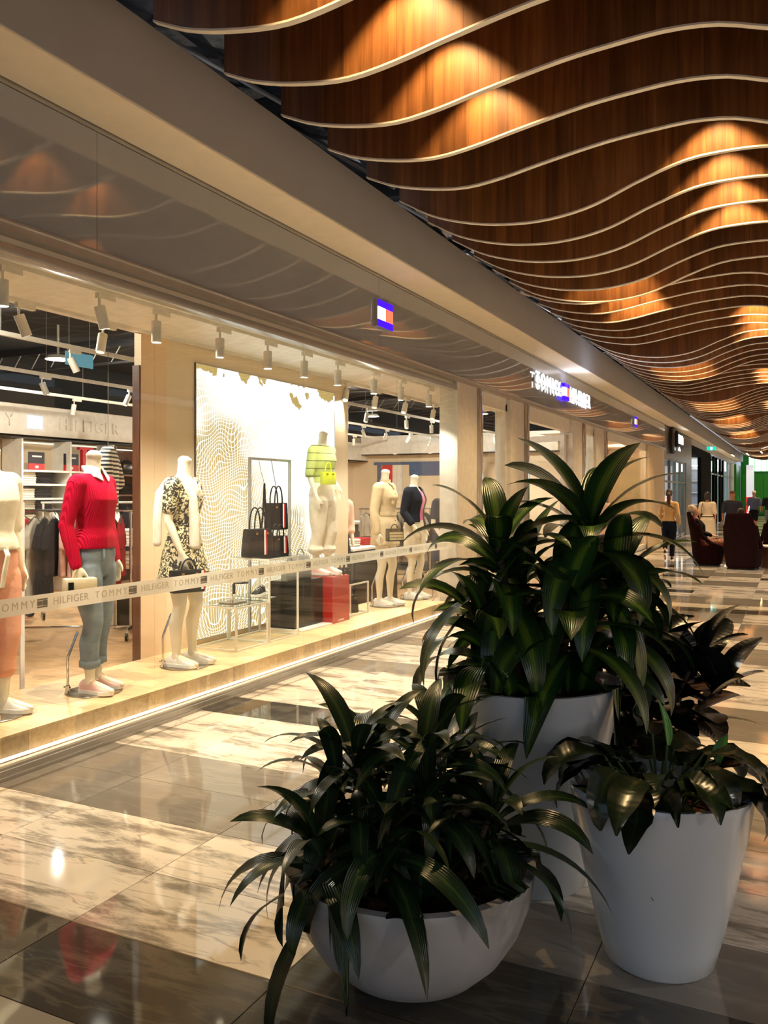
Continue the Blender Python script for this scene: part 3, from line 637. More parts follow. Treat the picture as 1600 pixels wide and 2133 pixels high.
# ================================================================ FIGURES
V = Vector
def lerp(a, b, t): return a+(b-a)*t
WOMAN = [(.80, -.005, .125, .09), (.86, -.012, .160, .108), (.93, -.016, .172, .115), (1.0, -.008, .158, .105), (1.07, 0, .134, .09), (1.13, .004, .122, .084), (1.2, .008, .130, .088),
         (1.27, .014, .142, .102), (1.32, .018, .148, .112), (1.37, .012, .152, .102), (1.42, .002, .158, .086), (1.455, -.006, .150, .068), (1.49, -.012, .098, .054), (1.51, -.012, .062, .05)]
MAN = [(.80, -.005, .14, .10), (.87, -.01, .165, .115), (.95, -.01, .17, .12), (1.05, 0, .165, .12), (1.13, .006, .165, .12), (1.22, .01, .178, .122), (1.3, .01, .19, .125), (1.38, 0, .2, .115), (1.43, -.008, .2, .095), (1.47, -.015, .15, .075), (1.505, -.015, .075, .062)]
def rings(tab, z0, z1, inf=0., ex=None):
    out = []
    zs = [z0]+[r[0] for r in tab if z0 < r[0] < z1]+[z1]
    for z in zs:
        z = max(tab[0][0], min(tab[-1][0], z)); 
        for a, b in zip(tab, tab[1:]):
            if a[0] <= z <= b[0]:
                t = (z-a[0])/(b[0]-a[0]); cx, hw, hd = (lerp(a[i], b[i], t) for i in (1, 2, 3)); break
        k = ex(z) if ex else 0
        out.append((z, cx, 0, hd+inf+k, hw+inf+k))
    return out
def arm_pts(sh, el, wr, n=4):
    a, b, c = V(sh), V(el), V(wr)
    pts = [a, a.lerp(b, .33), a.lerp(b, .7), b, b.lerp(c, .3), b.lerp(c, .7), c]
    return pts
ARM_R = [.046, .043, .037, .034, .034, .028, .022]
LEG_R = [.088, .086, .072, .053, .05, .054, .044, .033, .034]
def leg_pts(hip, kn, an):
    a, b, c = V(hip), V(kn), V(an); back = V((-.018, 0, 0))
    return [a, a.lerp(b, .25), a.lerp(b, .65), b+V((.008, 0, 0)), b.lerp(c, .14), b.lerp(c, .34)+back, b.lerp(c, .6)+back*.5, b.lerp(c, .92), c]
def hand(mb, wr, d, n, thumb, curl=.5, sc=1.):
    """wr wrist point, d hand direction, n palm normal (fingers curl towards n), thumb = side direction of the thumb"""
    wr, d, n, t = V(wr), V(d).normalized(), V(n).normalized(), V(thumb).normalized()
    P = lambda a, b, c: wr+(d*a+t*b+n*c)*sc
    mb.tube([P(-.02, 0, 0), P(.03, 0, 0), P(.06, 0, .002), P(.085, 0, .006)], [.022*sc, .03*sc, .036*sc, .034*sc], 12, flat=.55) if False else None
    for b in (-.024, -.009, .006, .021): mb.tube([P(-.01, b*.6, 0), P(.04, b, .001), P(.088, b*1.05, .004)], [.016*sc, .0155*sc, .0125*sc], 8)
    L = (.062, .076, .08, .07); 
    for k, b in enumerate((-.027, -.0095, .0085, .0265)):
        l = L[k]; c1, c2, c3 = curl*.6, curl*1.5, curl*2.3
        p = V((.086, b, .004)); q = [P(*p)]; 
        for seg, ang in ((.44, c1), (.32, c2), (.24, c3)):
            p = p+V((math.cos(ang)*l*seg, 0, math.sin(ang)*l*seg)); q.append(P(*p))
        mb.tube(q, [.0105*sc, .0098*sc, .0092*sc, .0078*sc], 8)
    mb.tube([P(.012, .02, .004), P(.04, .045, .014), P(.066, .056, .024), P(.088, .056, .034)], [.014*sc, .0125*sc, .0108*sc, .0088*sc], 8)
def foot(mb, an, yaw, toe=.19):
    a = V(an); f = V((math.cos(yaw), math.sin(yaw), 0)); z = V((0, 0, 1)); 
    mb.tube([a-f*.035-z*(a.z-.05)*.6, a+f*.05-z*(a.z-.06)*.72, a+f*.12-z*(a.z-.047), a+f*toe-z*(a.z-.036)], [.03, .032, .03, .02], 10)
    mb.tube([a, a-z*.03], [.034, .03], 10)
def make_head(mb, c, yaw=0, pitch=0, s=1.):
    """head: skull, jaw, nose, ears, brow and chin fused into the body mesh. c = centre of skull"""
    M = Matrix.Translation(c) @ Matrix.Rotation(yaw, 4, 'Z') @ Matrix.Rotation(pitch, 4, 'Y') @ Matrix.Scale(s, 4)
    mb.loft([(-.135, .035, 0, .018, .016), (-.12, .03, 0, .045, .038), (-.09, .018, 0, .068, .056), (-.05, .008, 0, .083, .066), (0, 0, 0, .094, .073), (.04, -.004, 0, .096, .075), (.075, -.008, 0, .082, .066), (.1, -.012, 0, .055, .045), (.112, -.014, 0, .02, .018)], 18, M)
    mb.tube([M @ V((.09, 0, .012)), M @ V((.104, 0, -.018)), M @ V((.112, 0, -.034)), M @ V((.096, 0, -.042))], [.009*s, .011*s, .014*s, .01*s], 8)
    for q in (-1, 1):
        mb.tube([M @ V((-.01, q*.073, -.03)), M @ V((-.014, q*.082, 0)), M @ V((-.006, q*.078, .02))], [.01*s, .014*s, .011*s], 8, flat=.6)
    mb.tube([M @ V((.083, -.025, -.072)), M @ V((.09, 0, -.072)), M @ V((.083, .025, -.072))], [.009*s, .011*s, .009*s], 8)
    return M
def face_bits(parent, M, lips=(.45, .18, .15)):
    for q in (-1, 1):
        e = MB(); e.lathe([(0, -.009), (.006, -.006), (.009, 0), (.006, .006), (0, .009)], 10, M @ Mx((.083, q*.031, .006))); link('eye', e, mat('eye_dark', (.02, .016, .014), .2), parent, auto=True)
        b = MB(); b.tube([M @ V((.088, q*.018, .027)), M @ V((.087, q*.034, .031)), M @ V((.078, q*.048, .026))], [.003, .0038, .003], 6); link('eyebrow', b, mat('brow', (.05, .035, .025), .7), parent)
    l = MB(); l.tube([M @ V((.088, -.022, -.073)), M @ V((.1, 0, -.072)), M @ V((.088, .022, -.073))], [.0035, .006, .0035], 6); link('mouth', l, mat('lips', lips, .4), parent)
def shoe(parent, an, yaw, m='white_leather', sole='white_rubber', L=.265, sc=1., z0=0., laces=True):
    a = V(an); M = Matrix.Translation((a.x, a.y, z0)) @ Matrix.Rotation(yaw, 4, 'Z') @ Matrix.Scale(sc, 4) @ Matrix.Translation((-.075, 0, 0))
    out = []
    prof = [(0, .026), (.02, .033), (.07, .034), (.13, .038), (.185, .046), (.225, .042), (.252, .026), (.265, .004)]
    poly = [(x, w_) for x, w_ in prof]+[(x, -w_) for x, w_ in prof[::-1]]
    so = MB().prism([(x, y*1.08) for x, y in poly], 0.001, .026, 'Z', M)
    up = MB()
    st = [(.0, .024, .075), (.02, .032, .092), (.06, .034, .098), (.1, .034, .098), (.13, .037, .085), (.165, .042, .066), (.2, .044, .052), (.235, .036, .042), (.258, .02, .032)]
    vs = []; n = 11
    for x, w_, h in st:
        for k in range(n):
            t = math.pi*k/(n-1); vs.append((x, math.cos(t)*w_*(1 if .02 < t < 3.1 else 1), .022+max(0, math.sin(t))**.75*(h-.022)))
    fs = [(q*n+k, q*n+k+1, (q+1)*n+k+1, (q+1)*n+k) for q in range(len(st)-1) for k in range(n-1)]+[tuple(range(n)), tuple((len(st)-1)*n+k for k in range(n))[::-1]]
    up.add(vs, fs, M)
    s_ = link('shoe', up, m, parent, auto=True); link('sole', so, sole, s_)
    if laces:
        lc = MB()
        for q in range(4):
            x = .105+q*.024; h = lerp(.096, .062, q/3.); lc.tube([M @ V((x, -.022, h-.012)), M @ V((x+.004, 0, h+.002)), M @ V((x, .022, h-.012))], .0035*sc, 5)
        for q in (-1, 1): lc.tube([M @ V((.1, 0, .1)), M @ V((.095, q*.03, .105)), M @ V((.11, q*.045, .085)), M @ V((.1, q*.012, .098))], .003*sc, 5)
        link('laces', lc, WHITE, s_)
    return s_
mat('white_leather', C(236, 230, 220), .4); mat('pink_suede', C(232, 186, 172), .7); mat('white_rubber', C(238, 234, 224), .55)

def body(pose, vox=.011, tab=WOMAN, head=None, neck=1.63, skin='mannequin_skin', hands=True, name='body', s=1.):
    mb = MB(); mb.loft([(z, cx, 0, hx, hy) for z, cx, _, hx, hy in rings(tab, .8, 1.51)], 24, pw=2.2)
    lean = pose.get('lean', 0)
    mb.tube([(-.012, 0, 1.44), (-.008, 0, 1.52), (.0, 0, neck-.02), (.002, 0, neck)], [.062, .052, .049, .05] if tab is WOMAN else [.075, .066, .062, .06], 16)
    if not head: mb.loft([(neck-.02, .002, 0, .054, .052), (neck+.008, .003, 0, .057, .055)], 20)
    for k, sg in (('R', -1), ('L', 1)):
        sh, el, wr = pose['arm'+k]; fat = 1.25 if tab is MAN else 1.
        mb.tube([(-.01, sg*.10, 1.44), sh], [.05*fat, .048*fat], 12); mb.tube(arm_pts(sh, el, wr), [r*fat for r in ARM_R], 12)
        h = pose.get('hand'+k)
        if hands and h: hand(mb, wr, *h)
        hp, kn, an = pose['leg'+k]; mb.tube(leg_pts(hp, kn, an), [r*(1.1 if tab is MAN else 1) for r in LEG_R], 14); foot(mb, an, pose.get('yaw'+k, 0))
    M = None
    if head: M = make_head(mb, *head)
    if pose.get('warp'): mb.v = [tuple(pose['warp'](V(v))) for v in mb.v]
    return remesh(mb, name, vox, 5), M
def garment(name, parts, vox, m, parent, warp=None, smooth=3):
    mb = MB()
    for p in parts: p(mb)
    if warp: mb.v = [tuple(warp(V(v))) for v in mb.v]
    return link(name, remesh(mb, name, vox, smooth), m, parent)
def stand_pose(sway=0., armL=None, armR=None, spread=.085, yl=0., yr=0., fl=.02, fr=-.02):
    return {'armR': armR or ((-.01, -.175, 1.43), (-.035, -.215, 1.15), (.02, -.225, .90)), 'armL': armL or ((-.01, .175, 1.43), (-.035, .215, 1.15), (.02, .225, .90)),
            'handR': ((.12, 0, -1), (.3, 1, 0), (1, 0, 0), .28), 'handL': ((.12, 0, -1), (.3, -1, 0), (1, 0, 0), .28),
            'legR': ((0, -.088, .86), (.02+fr, -.088, .49), (fr-.01, -spread, .085)), 'legL': ((0, .088, .86), (.02+fl, .088, .49), (fl-.01, spread, .085)), 'yawR': yr, 'yawL': yl}
def sleeve(pose, k, inf, t1=1., t0=0.):
    sh, el, wr = pose['arm'+k]; pts = arm_pts(sh, el, wr); n = max(2, int(round(t1*6))+1)
    sg = -1 if k == 'R' else 1
    return lambda mb: (mb.tube([(-.01, sg*.09, 1.43), sh], [.05+inf, .05+inf], 14), mb.tube(pts[:n], [r+inf for r in ARM_R[:n]], 14))
def trunk(z0, z1, inf, ex=None, tab=WOMAN): return lambda mb: mb.loft(rings(tab, z0, z1, inf, ex), 30, pw=2.2)
def trouser(pose, k, inf, zend, flare=0.):
    hp, kn, an = pose['leg'+k]; a, b, c = V(hp), V(kn), V(an)
    pts = leg_pts(hp, kn, an); tot = []
    for p, r in zip(pts, LEG_R):
        if p.z > zend+.02: tot.append((p, r+inf))
    t = (tot[-1][0].z-zend)/max(.001, tot[-1][0].z-c.z); tot.append((tot[-1][0].lerp(c, t), max(.05, tot[-1][1])+flare))
    tot = [(p, max(r, .062+flare*i/len(tot)) if i > 3 else r) for i, (p, r) in enumerate(tot)]
    return lambda mb: mb.tube([p for p, r in tot], [r for p, r in tot], 16)
def base_plate(t, r=.19, rod=(-.12, -.12), h=.42):
    link('base_plate', MB().lathe([(0, 0), (r, 0), (r, .006), (r-.004, .009), (0, .009)], 48), 'steel_plate', t, auto=40)
    x, y = rod; link('support_rod', MB().tube([(x, y, .009), (x, y, h*.6), (x+.06, y+.02, h)], .009, 8), 'chrome', t, auto=40)
    link('rod_clamp', MB().lathe([(.016, .009), (.016, .06), (.012, .064)], 12, Mx((x, y, 0))).tube([(x-.03, y, .05), (x+.02, y, .05)], .005, 6), 'chrome', t)

# ---- clothing fabrics
def knit(name, col, sx=55., dirn='Y'):
    m, nt, p = base(name); L = nt.links.new
    tc = nn(nt, 'ShaderNodeTexCoord'); w_ = nn(nt, 'ShaderNodeTexWave'); w_.bands_direction = dirn; w_.inputs['Scale'].default_value = sx/6.3; w_.inputs['Distortion'].default_value = .6; w_.inputs['Detail'].default_value = 2; L(tc.outputs['Object'], w_.inputs[0])
    r = ramp(nt, [(.1, [c*.8 for c in col]), (.6, col)]); L(w_.outputs[0], r.inputs[0]); L(r.outputs[0], p.inputs['Base Color'])
    b = nn(nt, 'ShaderNodeBump'); b.inputs['Strength'].default_value = .6; b.inputs['Distance'].default_value = .006; L(w_.outputs[0], b.inputs['Height']); L(b.outputs[0], p.inputs['Normal'])
    p.inputs['Roughness'].default_value = .9; p.inputs['Specular IOR Level'].default_value = .12; MT[name] = m; return m
knit('red_knit', C(198, 14, 54), 200.)
def denim(name, col):
    m, nt, p = base(name); L = nt.links.new
    tc = nn(nt, 'ShaderNodeTexCoord'); n1 = nn(nt, 'ShaderNodeTexNoise'); n1.inputs['Scale'].default_value = 6; n1.inputs['Detail'].default_value = 5; L(tc.outputs['Object'], n1.inputs[0])
    n2 = nn(nt, 'ShaderNodeTexNoise'); n2.inputs['Scale'].default_value = 160; L(tc.outputs['Object'], n2.inputs[0])
    r = ramp(nt, [(.3, [c*.62 for c in col]), (.7, [min(1, c*1.25) for c in col])]); L(n1.outputs[0], r.inputs[0])
    mx = nn(nt, 'ShaderNodeMix', data_type='RGBA', blend_type='MULTIPLY'); mx.inputs[0].default_value = .35; L(r.outputs[0], mx.inputs[6]); L(n2.outputs[1], mx.inputs[7]); L(mx.outputs[2], p.inputs['Base Color'])
    b = nn(nt, 'ShaderNodeBump'); b.inputs['Strength'].default_value = .35; b.inputs['Distance'].default_value = .02; L(n1.outputs[0], b.inputs['Height']); L(b.outputs[0], p.inputs['Normal'])
    p.inputs['Roughness'].default_value = .85; p.inputs['Specular IOR Level'].default_value = .12; MT[name] = m; return m
denim('blue_denim', C(140, 154, 168)); denim('dark_denim', C(38, 42, 54)); denim('black_cotton', C(22, 22, 26)); denim('navy_trouser', C(30, 36, 50))
def floral(name, dark, light):
    m, nt, p = base(name); L = nt.links.new
    tc = nn(nt, 'ShaderNodeTexCoord'); n1 = nn(nt, 'ShaderNodeTexNoise'); n1.inputs['Scale'].default_value = 34; n1.inputs['Detail'].default_value = 2; n1.inputs['Distortion'].default_value = 1.4; L(tc.outputs['Object'], n1.inputs[0])
    r = ramp(nt, [(.5, dark), (.53, light)], 'LINEAR'); L(n1.outputs[0], r.inputs[0]); L(r.outputs[0], p.inputs['Base Color']); p.inputs['Roughness'].default_value = .75; MT[name] = m; return m
floral('floral_print', C(34, 31, 26), C(226, 214, 170)); floral('multi_print', C(170, 60, 40), C(222, 190, 150))
def striped(name, a, b, sc, dirn='Z', duty=.5):
    m, nt, p = base(name); L = nt.links.new
    tc = nn(nt, 'ShaderNodeTexCoord'); w_ = nn(nt, 'ShaderNodeTexWave'); w_.wave_profile = 'SAW'; w_.bands_direction = dirn; w_.inputs['Scale'].default_value = sc; w_.inputs['Distortion'].default_value = .15; L(tc.outputs['Object'], w_.inputs[0])
    r = ramp(nt, [(0, a), (duty, b)], 'CONSTANT'); L(w_.outputs[0], r.inputs[0]); L(r.outputs[0], p.inputs['Base Color']); p.inputs['Roughness'].default_value = .8; MT[name] = m; return m
striped('lime_stripe', C(60, 76, 60), C(192, 204, 120), 3.6, 'Z', .08); striped('navy_stripe', C(28, 30, 40), C(232, 226, 214), 8., 'Z', .5)
for nm, c in (('white_jersey', (240, 232, 210)), ('pink_twill', (222, 158, 130)), ('cream_wool', (236, 224, 204)), ('sand_cotton', (214, 192, 152)), ('white_twill', (232, 220, 196)), ('pink_top', (236, 130, 176)), ('ecru_twill', (228, 214, 188)),
              ('mustard_top', (214, 172, 120)), ('cream_dress', (196, 178, 150)), ('navy_polo', (48, 52, 66)), ('grey_tee', (86, 92, 108)), ('black_top', (24, 22, 24)), ('grey_short', (90, 90, 92))):
    mat(nm, C(*c), .85, var=.07, scale=14, bump=.35, bscale=26, spec=.15)
def skin(name, c): return mat(name, C(*c), .5, var=.05)
skin('skin_light', (214, 164, 134)); skin('skin_tan', (176, 122, 92)); skin('skin_dark', (122, 82, 62))
mat('hair_brown', C(58, 38, 28), .5, stretch=(3, 3, 40), bump=.4); mat('hair_black', C(22, 19, 20), .45, bump=.4); mat('hair_grey', C(206, 186, 160), .6, bump=.6, bscale=40); mat('hair_shaved', C(86, 62, 48), .7)
mat('strap_dark', C(26, 24, 26), .5)

def mannequin(label, loc, rz, pose=None, vox=.011, k=1.0, plate=.19, rod=(-.12, -.12)):
    t = thing('mannequin', label, 'mannequin', loc, rz); t.scale = (k, k, k)
    me, _ = body(pose, vox); link('body', me, 'mannequin_skin', t)
    if plate: base_plate(t, plate, rod)
    return t
PZ = .2
# 1: white tee and pink trousers
po = stand_pose(yl=.25, yr=-.1); t = mannequin('headless mannequin in white tee and pink drawstring trousers', (-4.43, 3.60, PZ), R(5), po, .012)
garment('tee_shirt', [trunk(1.02, 1.5, .016, lambda z: .02 if z < 1.1 else 0), sleeve(po, 'R', .02, .5), sleeve(po, 'L', .02, .5)], .01, 'white_jersey', t)
tr = garment('trousers', [trunk(.8, 1.06, .014), trouser(po, 'R', .02, .27), trouser(po, 'L', .02, .27)], .01, 'pink_twill', t)
dw = MB()
for q in range(3): dw.tube([(.12, -.02+q*.012, 1.03), (.15, -.03+q*.012, .99), (.145, -.05+q*.012, .9), (.135, -.06+q*.012, .8)], .006, 6)
link('drawstring', dw, 'white_jersey', tr)
for s_ in 'RL': shoe(t, po['leg'+s_][2], po['yaw'+s_], z0=.009)
# 2: red sweater and jeans
po = stand_pose(yl=.15, yr=-.1, fl=-.02, fr=.03, spread=.075, armR=((-.01, -.178, 1.43), (-.05, -.235, 1.15), (.03, -.235, .88)))
po['handR'] = ((.1, 0, -1), (.2, 1, 0), (1, 0, 0), .75)
t = mannequin('headless mannequin in raspberry red sweater and rolled blue jeans', (-4.35, 4.36, PZ), R(10), po, .008)
MRED = t
sw = garment('sweater', [trunk(.99, 1.5, .016, lambda z: .012 if z < 1.03 else (.02 if z < 1.08 else 0)), sleeve(po, 'R', .016), sleeve(po, 'L', .016)], .008, 'red_knit', t)
co = MB()
for q in (-1, 1):
    co.add([(.035, q*.012, 1.505), (.02, q*.06, 1.515), (-.05, q*.062, 1.52), (-.05, q*.062, 1.555), (.02, q*.06, 1.555), (.05, q*.014, 1.54), (.10, q*.03, 1.45), (.075, q*.075, 1.475), (.0, q*.092, 1.49)],
           [(0, 1, 4, 5), (1, 2, 3, 4), (5, 4, 7, 6), (4, 3, 8, 7)])
cb = co.mesh('collar'); 
o_ = link('collar', recalc(cb), 'white_jersey', sw); md = o_.modifiers.new('s', 'SOLIDIFY'); md.thickness = .008
je = garment('jeans', [trunk(.8, 1.07, .012), trouser(po, 'R', .014, .21), trouser(po, 'L', .014, .21)], .009, 'blue_denim', t)
for s_ in 'RL':
    an = V(po['leg'+s_][2]); link('cuff', MB().lathe([(.062, .19), (.07, .192), (.07, .232), (.062, .235)], 24, Mx((an.x, an.y, 0)), cap=False), 'blue_denim', je, auto=True)
    shoe(t, an, po['yaw'+s_], 'pink_suede', z0=.009)
for y in (-.06, .06): link('belt_loop', MB().box(.118, .126, y-.007, y+.007, .93, .985), 'blue_denim', je)
# 3: floral dress with jumper over the shoulders
po = stand_pose(yl=.2, yr=-.05, fl=.03, fr=-.02, spread=.08, armR=((-.01, -.172, 1.43), (-.02, -.21, 1.15), (.09, -.2, .9)))
po['handR'] = ((.12, 0, -1), (.2, 1, 0), (1, 0, 0), .7)
t = mannequin('headless mannequin in black and cream floral dress with draped jumper', (-4.36, 5.33, PZ), R(10), po, .008)
MFLO = t
dr_ = garment('dress', [trunk(1.1, 1.43, .012), lambda mb: mb.loft([(.66, 0, 0, .2, .235), (.75, 0, 0, .18, .215), (.9, -.01, 0, .145, .192), (1.0, -.006, 0, .122, .165), (1.1, 0, 0, .1, .14), (1.16, .004, 0, .096, .134)], 40, pw=2.2, f=lambda p, a: V((p.x*(1+.05*math.sin(9*a)*max(0, 1.0-p.z)*2.4), p.y*(1+.05*math.sin(9*a)*max(0, 1.0-p.z)*2.4), p.z))),
                 sleeve(po, 'R', .02, .34), sleeve(po, 'L', .02, .34)], .009, 'floral_print', t)
vn = MB().add([(.118, 0, 1.26), (.11, -.05, 1.36), (.065, -.075, 1.44), (.09, -.045, 1.455), (.118, 0, 1.40), (.09, .045, 1.455), (.065, .075, 1.44), (.11, .05, 1.36)], [(0, 1, 4), (1, 2, 3, 4), (0, 4, 7), (7, 4, 5, 6)])
o_ = link('neckline', recalc(vn.mesh('neckline')), 'mannequin_skin', dr_); o_.location.x = .012; md = o_.modifiers.new('s', 'SOLIDIFY'); md.thickness = .006
garment('draped_jumper', [lambda mb: mb.tube([(.135, -.085, .96), (.14, -.09, 1.15), (.125, -.1, 1.33), (.03, -.125, 1.475), (-.06, -.12, 1.46), (-.12, -.05, 1.36), (-.12, .05, 1.36), (-.05, .13, 1.46)], [.05, .048, .044, .04, .05, .06, .06, .04], 14, flat=.5),
                          lambda mb: mb.tube([(-.06, -.12, 1.46), (-.1, -.2, 1.36), (-.11, -.22, 1.15), (-.11, -.22, .98)], [.05, .045, .04, .04], 12, flat=.6)], .009, 'cream_wool', t)
for s_ in 'RL': shoe(t, po['leg'+s_][2], po['yaw'+s_], z0=.009)
# 4: lime striped tee and white trousers, on the red plinth
po = stand_pose(fl=.02, fr=-.03, yr=.1, armL=((-.01, .175, 1.43), (-.06, .2, 1.17), (.1, .16, 1.02)), armR=((-.01, -.175, 1.43), (-.04, -.21, 1.15), (.05, -.2, .9)))
t = mannequin('headless mannequin in lime striped tee and white trousers on red plinth', (-4.58, 7.885, .69), R(-5), po, .013, .93, .14, (-.1, .02))
garment('tee_shirt', [trunk(1.06, 1.5, .015), sleeve(po, 'R', .02, .5), sleeve(po, 'L', .02, .5)], .012, 'lime_stripe', t)
garment('trousers', [trunk(.8, 1.08, .012), trouser(po, 'R', .025, .3, .02), trouser(po, 'L', .025, .3, .02)], .012, 'white_twill', t)
for s_ in 'RL': shoe(t, po['leg'+s_][2], po['yaw'+s_], 'pink_suede', z0=.009)
# 5: sand jacket dress
po = stand_pose(fl=.03, fr=-.03, yr=.05, yl=.2, armR=((-.01, -.178, 1.43), (-.04, -.225, 1.15), (.0, -.235, .9)))
t = mannequin('headless mannequin in sand cotton jacket and short skirt', (-4.50, 9.25, PZ), R(0), po, .011)
MSAND = t
jk = garment('jacket_dress', [trunk(1.0, 1.5, .02), lambda mb: mb.loft([(.74, 0, 0, .165, .22), (.86, -.008, 0, .155, .205), (1.0, -.004, 0, .14, .185), (1.1, 0, 0, .122, .16), (1.15, 0, 0, .115, .15), (1.2, 0, 0, .12, .155)], 36, pw=2.2), sleeve(po, 'R', .024, .95), sleeve(po, 'L', .024, .95)], .011, 'sand_cotton', t)
for z in (.8, .88, .96, 1.04, 1.2, 1.28, 1.36): link('button', MB().lathe([(0, 0), (.009, 0), (.009, .005), (0, .006)], 10, Mx((.15 if z < 1 else .132, 0, z)) @ Matrix.Rotation(R(90), 4, 'Y')), 'steel_plate', jk)
link('belt', MB().loft([(1.1, 0, 0, .128, .166), (1.14, 0, 0, .128, .166)], 32, pw=2.2), 'sand_cotton', jk)
for s_ in (-1, 1): link('pocket_flap', MB().box(.135, .142, s_*.07-.035, s_*.07+.035, 1.24, 1.28), 'sand_cotton', jk)
link('neck_tie', MB().tube([(.05, -.04, 1.5), (.1, -.01, 1.46), (.12, 0, 1.42)], .012, 8).loft([(1.5, 0, 0, .068, .066), (1.535, 0, 0, .066, .064)], 24), 'sand_cotton', jk)
for s_ in 'RL': shoe(t, po['leg'+s_][2], po['yaw'+s_], z0=.009)
# 6: dark denim jacket, pink top
po = stand_pose(fl=.03, fr=-.02, armR=((-.01, -.178, 1.43), (-.06, -.215, 1.16), (.1, -.2, .96)), armL=((-.01, .178, 1.43), (-.04, .22, 1.15), (.06, .21, .92)))
t = mannequin('headless mannequin in open dark denim jacket over pink top', (-4.47, 10.05, PZ), R(0), po, .013, .97)
garment('top', [trunk(1.0, 1.44, .012)], .012, 'pink_top', t); jk = MB()
jk.loft(rings(WOMAN, 1.03, 1.5, .03), 40, pw=2.2)
jm = remesh(jk, 'j', .012, 3); b = bmesh.new(); b.from_mesh(jm)
bmesh.ops.delete(b, geom=[f for f in b.faces if f.calc_center_median().x > .03 and abs(f.calc_center_median().y) < .055+.03*(1.5-f.calc_center_median().z)], context='FACES'); b.to_mesh(jm); b.free()
jo = link('denim_jacket', jm, 'dark_denim', t)
for s_ in 'RL': garment('sleeve', [sleeve(po, s_, .022, .84)], .012, 'dark_denim', jo)
garment('shorts', [trunk(.8, 1.06, .014), trouser(po, 'R', .02, .62), trouser(po, 'L', .02, .62)], .013, 'ecru_twill', t)
for s_ in 'RL': shoe(t, po['leg'+s_][2], po['yaw'+s_], z0=.009)
# 7: navy dress, half hidden by the plant
po = stand_pose(armR=((-.01, -.178, 1.43), (-.03, -.22, 1.15), (.1, -.19, .95)))
t = mannequin('headless mannequin in navy dress with red collar trim', (-4.46, 11.1, PZ-.198), R(-20), po, .014)
d7 = garment('dress', [trunk(1.0, 1.49, .016), lambda mb: mb.loft([(.62, 0, 0, .17, .21), (.8, 0, 0, .155, .2), (1.0, 0, 0, .13, .175), (1.12, 0, 0, .11, .145)], 30, pw=2.2), sleeve(po, 'R', .02, .3), sleeve(po, 'L', .02, .3)], .013, 'navy_polo', t)
link('collar_trim', MB().tube([(.09, 0, 1.38), (.07, -.05, 1.45), (0, -.075, 1.5), (-.06, 0, 1.52), (0, .075, 1.5), (.07, .05, 1.45), (.09, 0, 1.38)], .012, 8), 'pink_top', d7)
for s_ in 'RL': shoe(t, po['leg'+s_][2], po['yaw'+s_], z0=.009)
# ================================================================ WINDOW DISPLAY GOODS
def mural_mat():
    m, nt, p = base('glowing_mural'); L = nt.links.new
    tc = nn(nt, 'ShaderNodeTexCoord'); sx = nn(nt, 'ShaderNodeSeparateXYZ'); L(tc.outputs['Object'], sx.inputs[0])
    def noise(sc, det, off):
        mp = nn(nt, 'ShaderNodeMapping'); mp.inputs['Location'].default_value = off; L(tc.outputs['Object'], mp.inputs[0])
        n = nn(nt, 'ShaderNodeTexNoise'); n.inputs['Scale'].default_value = sc; n.inputs['Detail'].default_value = det; L(mp.outputs[0], n.inputs[0]); return n.outputs[0]
    def mth(op, a, b=None, c=None):
        n = nn(nt, 'ShaderNodeMath', operation=op)
        for i, v in enumerate((a, b, c)):
            if v is None: continue
            if isinstance(v, (int, float)): n.inputs[i].default_value = v
            else: L(v, n.inputs[i])
        return n.outputs[0]
    Y, Z = sx.outputs[1], sx.outputs[2]
    h1 = noise(1.3, .6, (0, 0, 0)); h2 = noise(1.5, .9, (7, 3, 1)); h3 = noise(1.1, 2, (3, 9, 4))
    def lines(coord, disp, amp, freq, wd):
        v = mth('MULTIPLY', mth('ADD', coord, mth('MULTIPLY', disp, amp)), freq)
        f = mth('ABSOLUTE', mth('SUBTRACT', mth('FRACT', v), .5))
        return mth('GREATER_THAN', f, .5-wd)
    l1 = lines(Y, h1, .55, 27, .085); l2 = lines(Z, h2, 1.25, 24, .085)
    net = mth('MAXIMUM', l1, l2)
    # white ranges with glare painted in: strongest high up and to the right, broken by the noise
    mass = mth('ADD', mth('ADD', mth('MULTIPLY', Z, .34), mth('MULTIPLY', Y, .16)), mth('MULTIPLY', mth('SUBTRACT', h3, .5), 1.1))
    r = ramp(nt, [(.30, 0.), (.44, .75), (.56, 1.)]); L(mth('ADD', mass, .32), r.inputs[0])
    # gold peaks at the top edge
    top = mth('GREATER_THAN', mth('ADD', Z, mth('MULTIPLY', mth('SUBTRACT', noise(3.2, 5, (2, 2, 8)), .5), .9)), 1.19)
    white = mth('MAXIMUM', net, r.outputs[0]); white = mth('MULTIPLY', white, mth('SUBTRACT', 1., top))
    mx = nn(nt, 'ShaderNodeMix', data_type='RGBA'); L(white, mx.inputs[0]); mx.inputs[6].default_value = (*C(214, 182, 108), 1); mx.inputs[7].default_value = (.97, 1, .95, 1)
    fine = mth('MULTIPLY', l2, .25)
    p.inputs['Base Color'].default_value = (.12, .11, .09, 1); L(mx.outputs[2], p.inputs['Emission Color'])
    st = mth('ADD', mth('MULTIPLY', white, .3), .56); st = mth('SUBTRACT', st, mth('MULTIPLY', mth('MULTIPLY', mth('SUBTRACT', 1., net), r.outputs[0]), .13)); L(st, p.inputs['Emission Strength']); p.inputs['Roughness'].default_value = .35
    return m
MT['mural'] = mural_mat()
lb = thing('glowing_mural', 'tall mural of white wireframe mountains on gold with painted glow', 'glow_panel', (-4.861, 7.348, 1.49))  # front-lit print; its brightness and glare are put in as emission
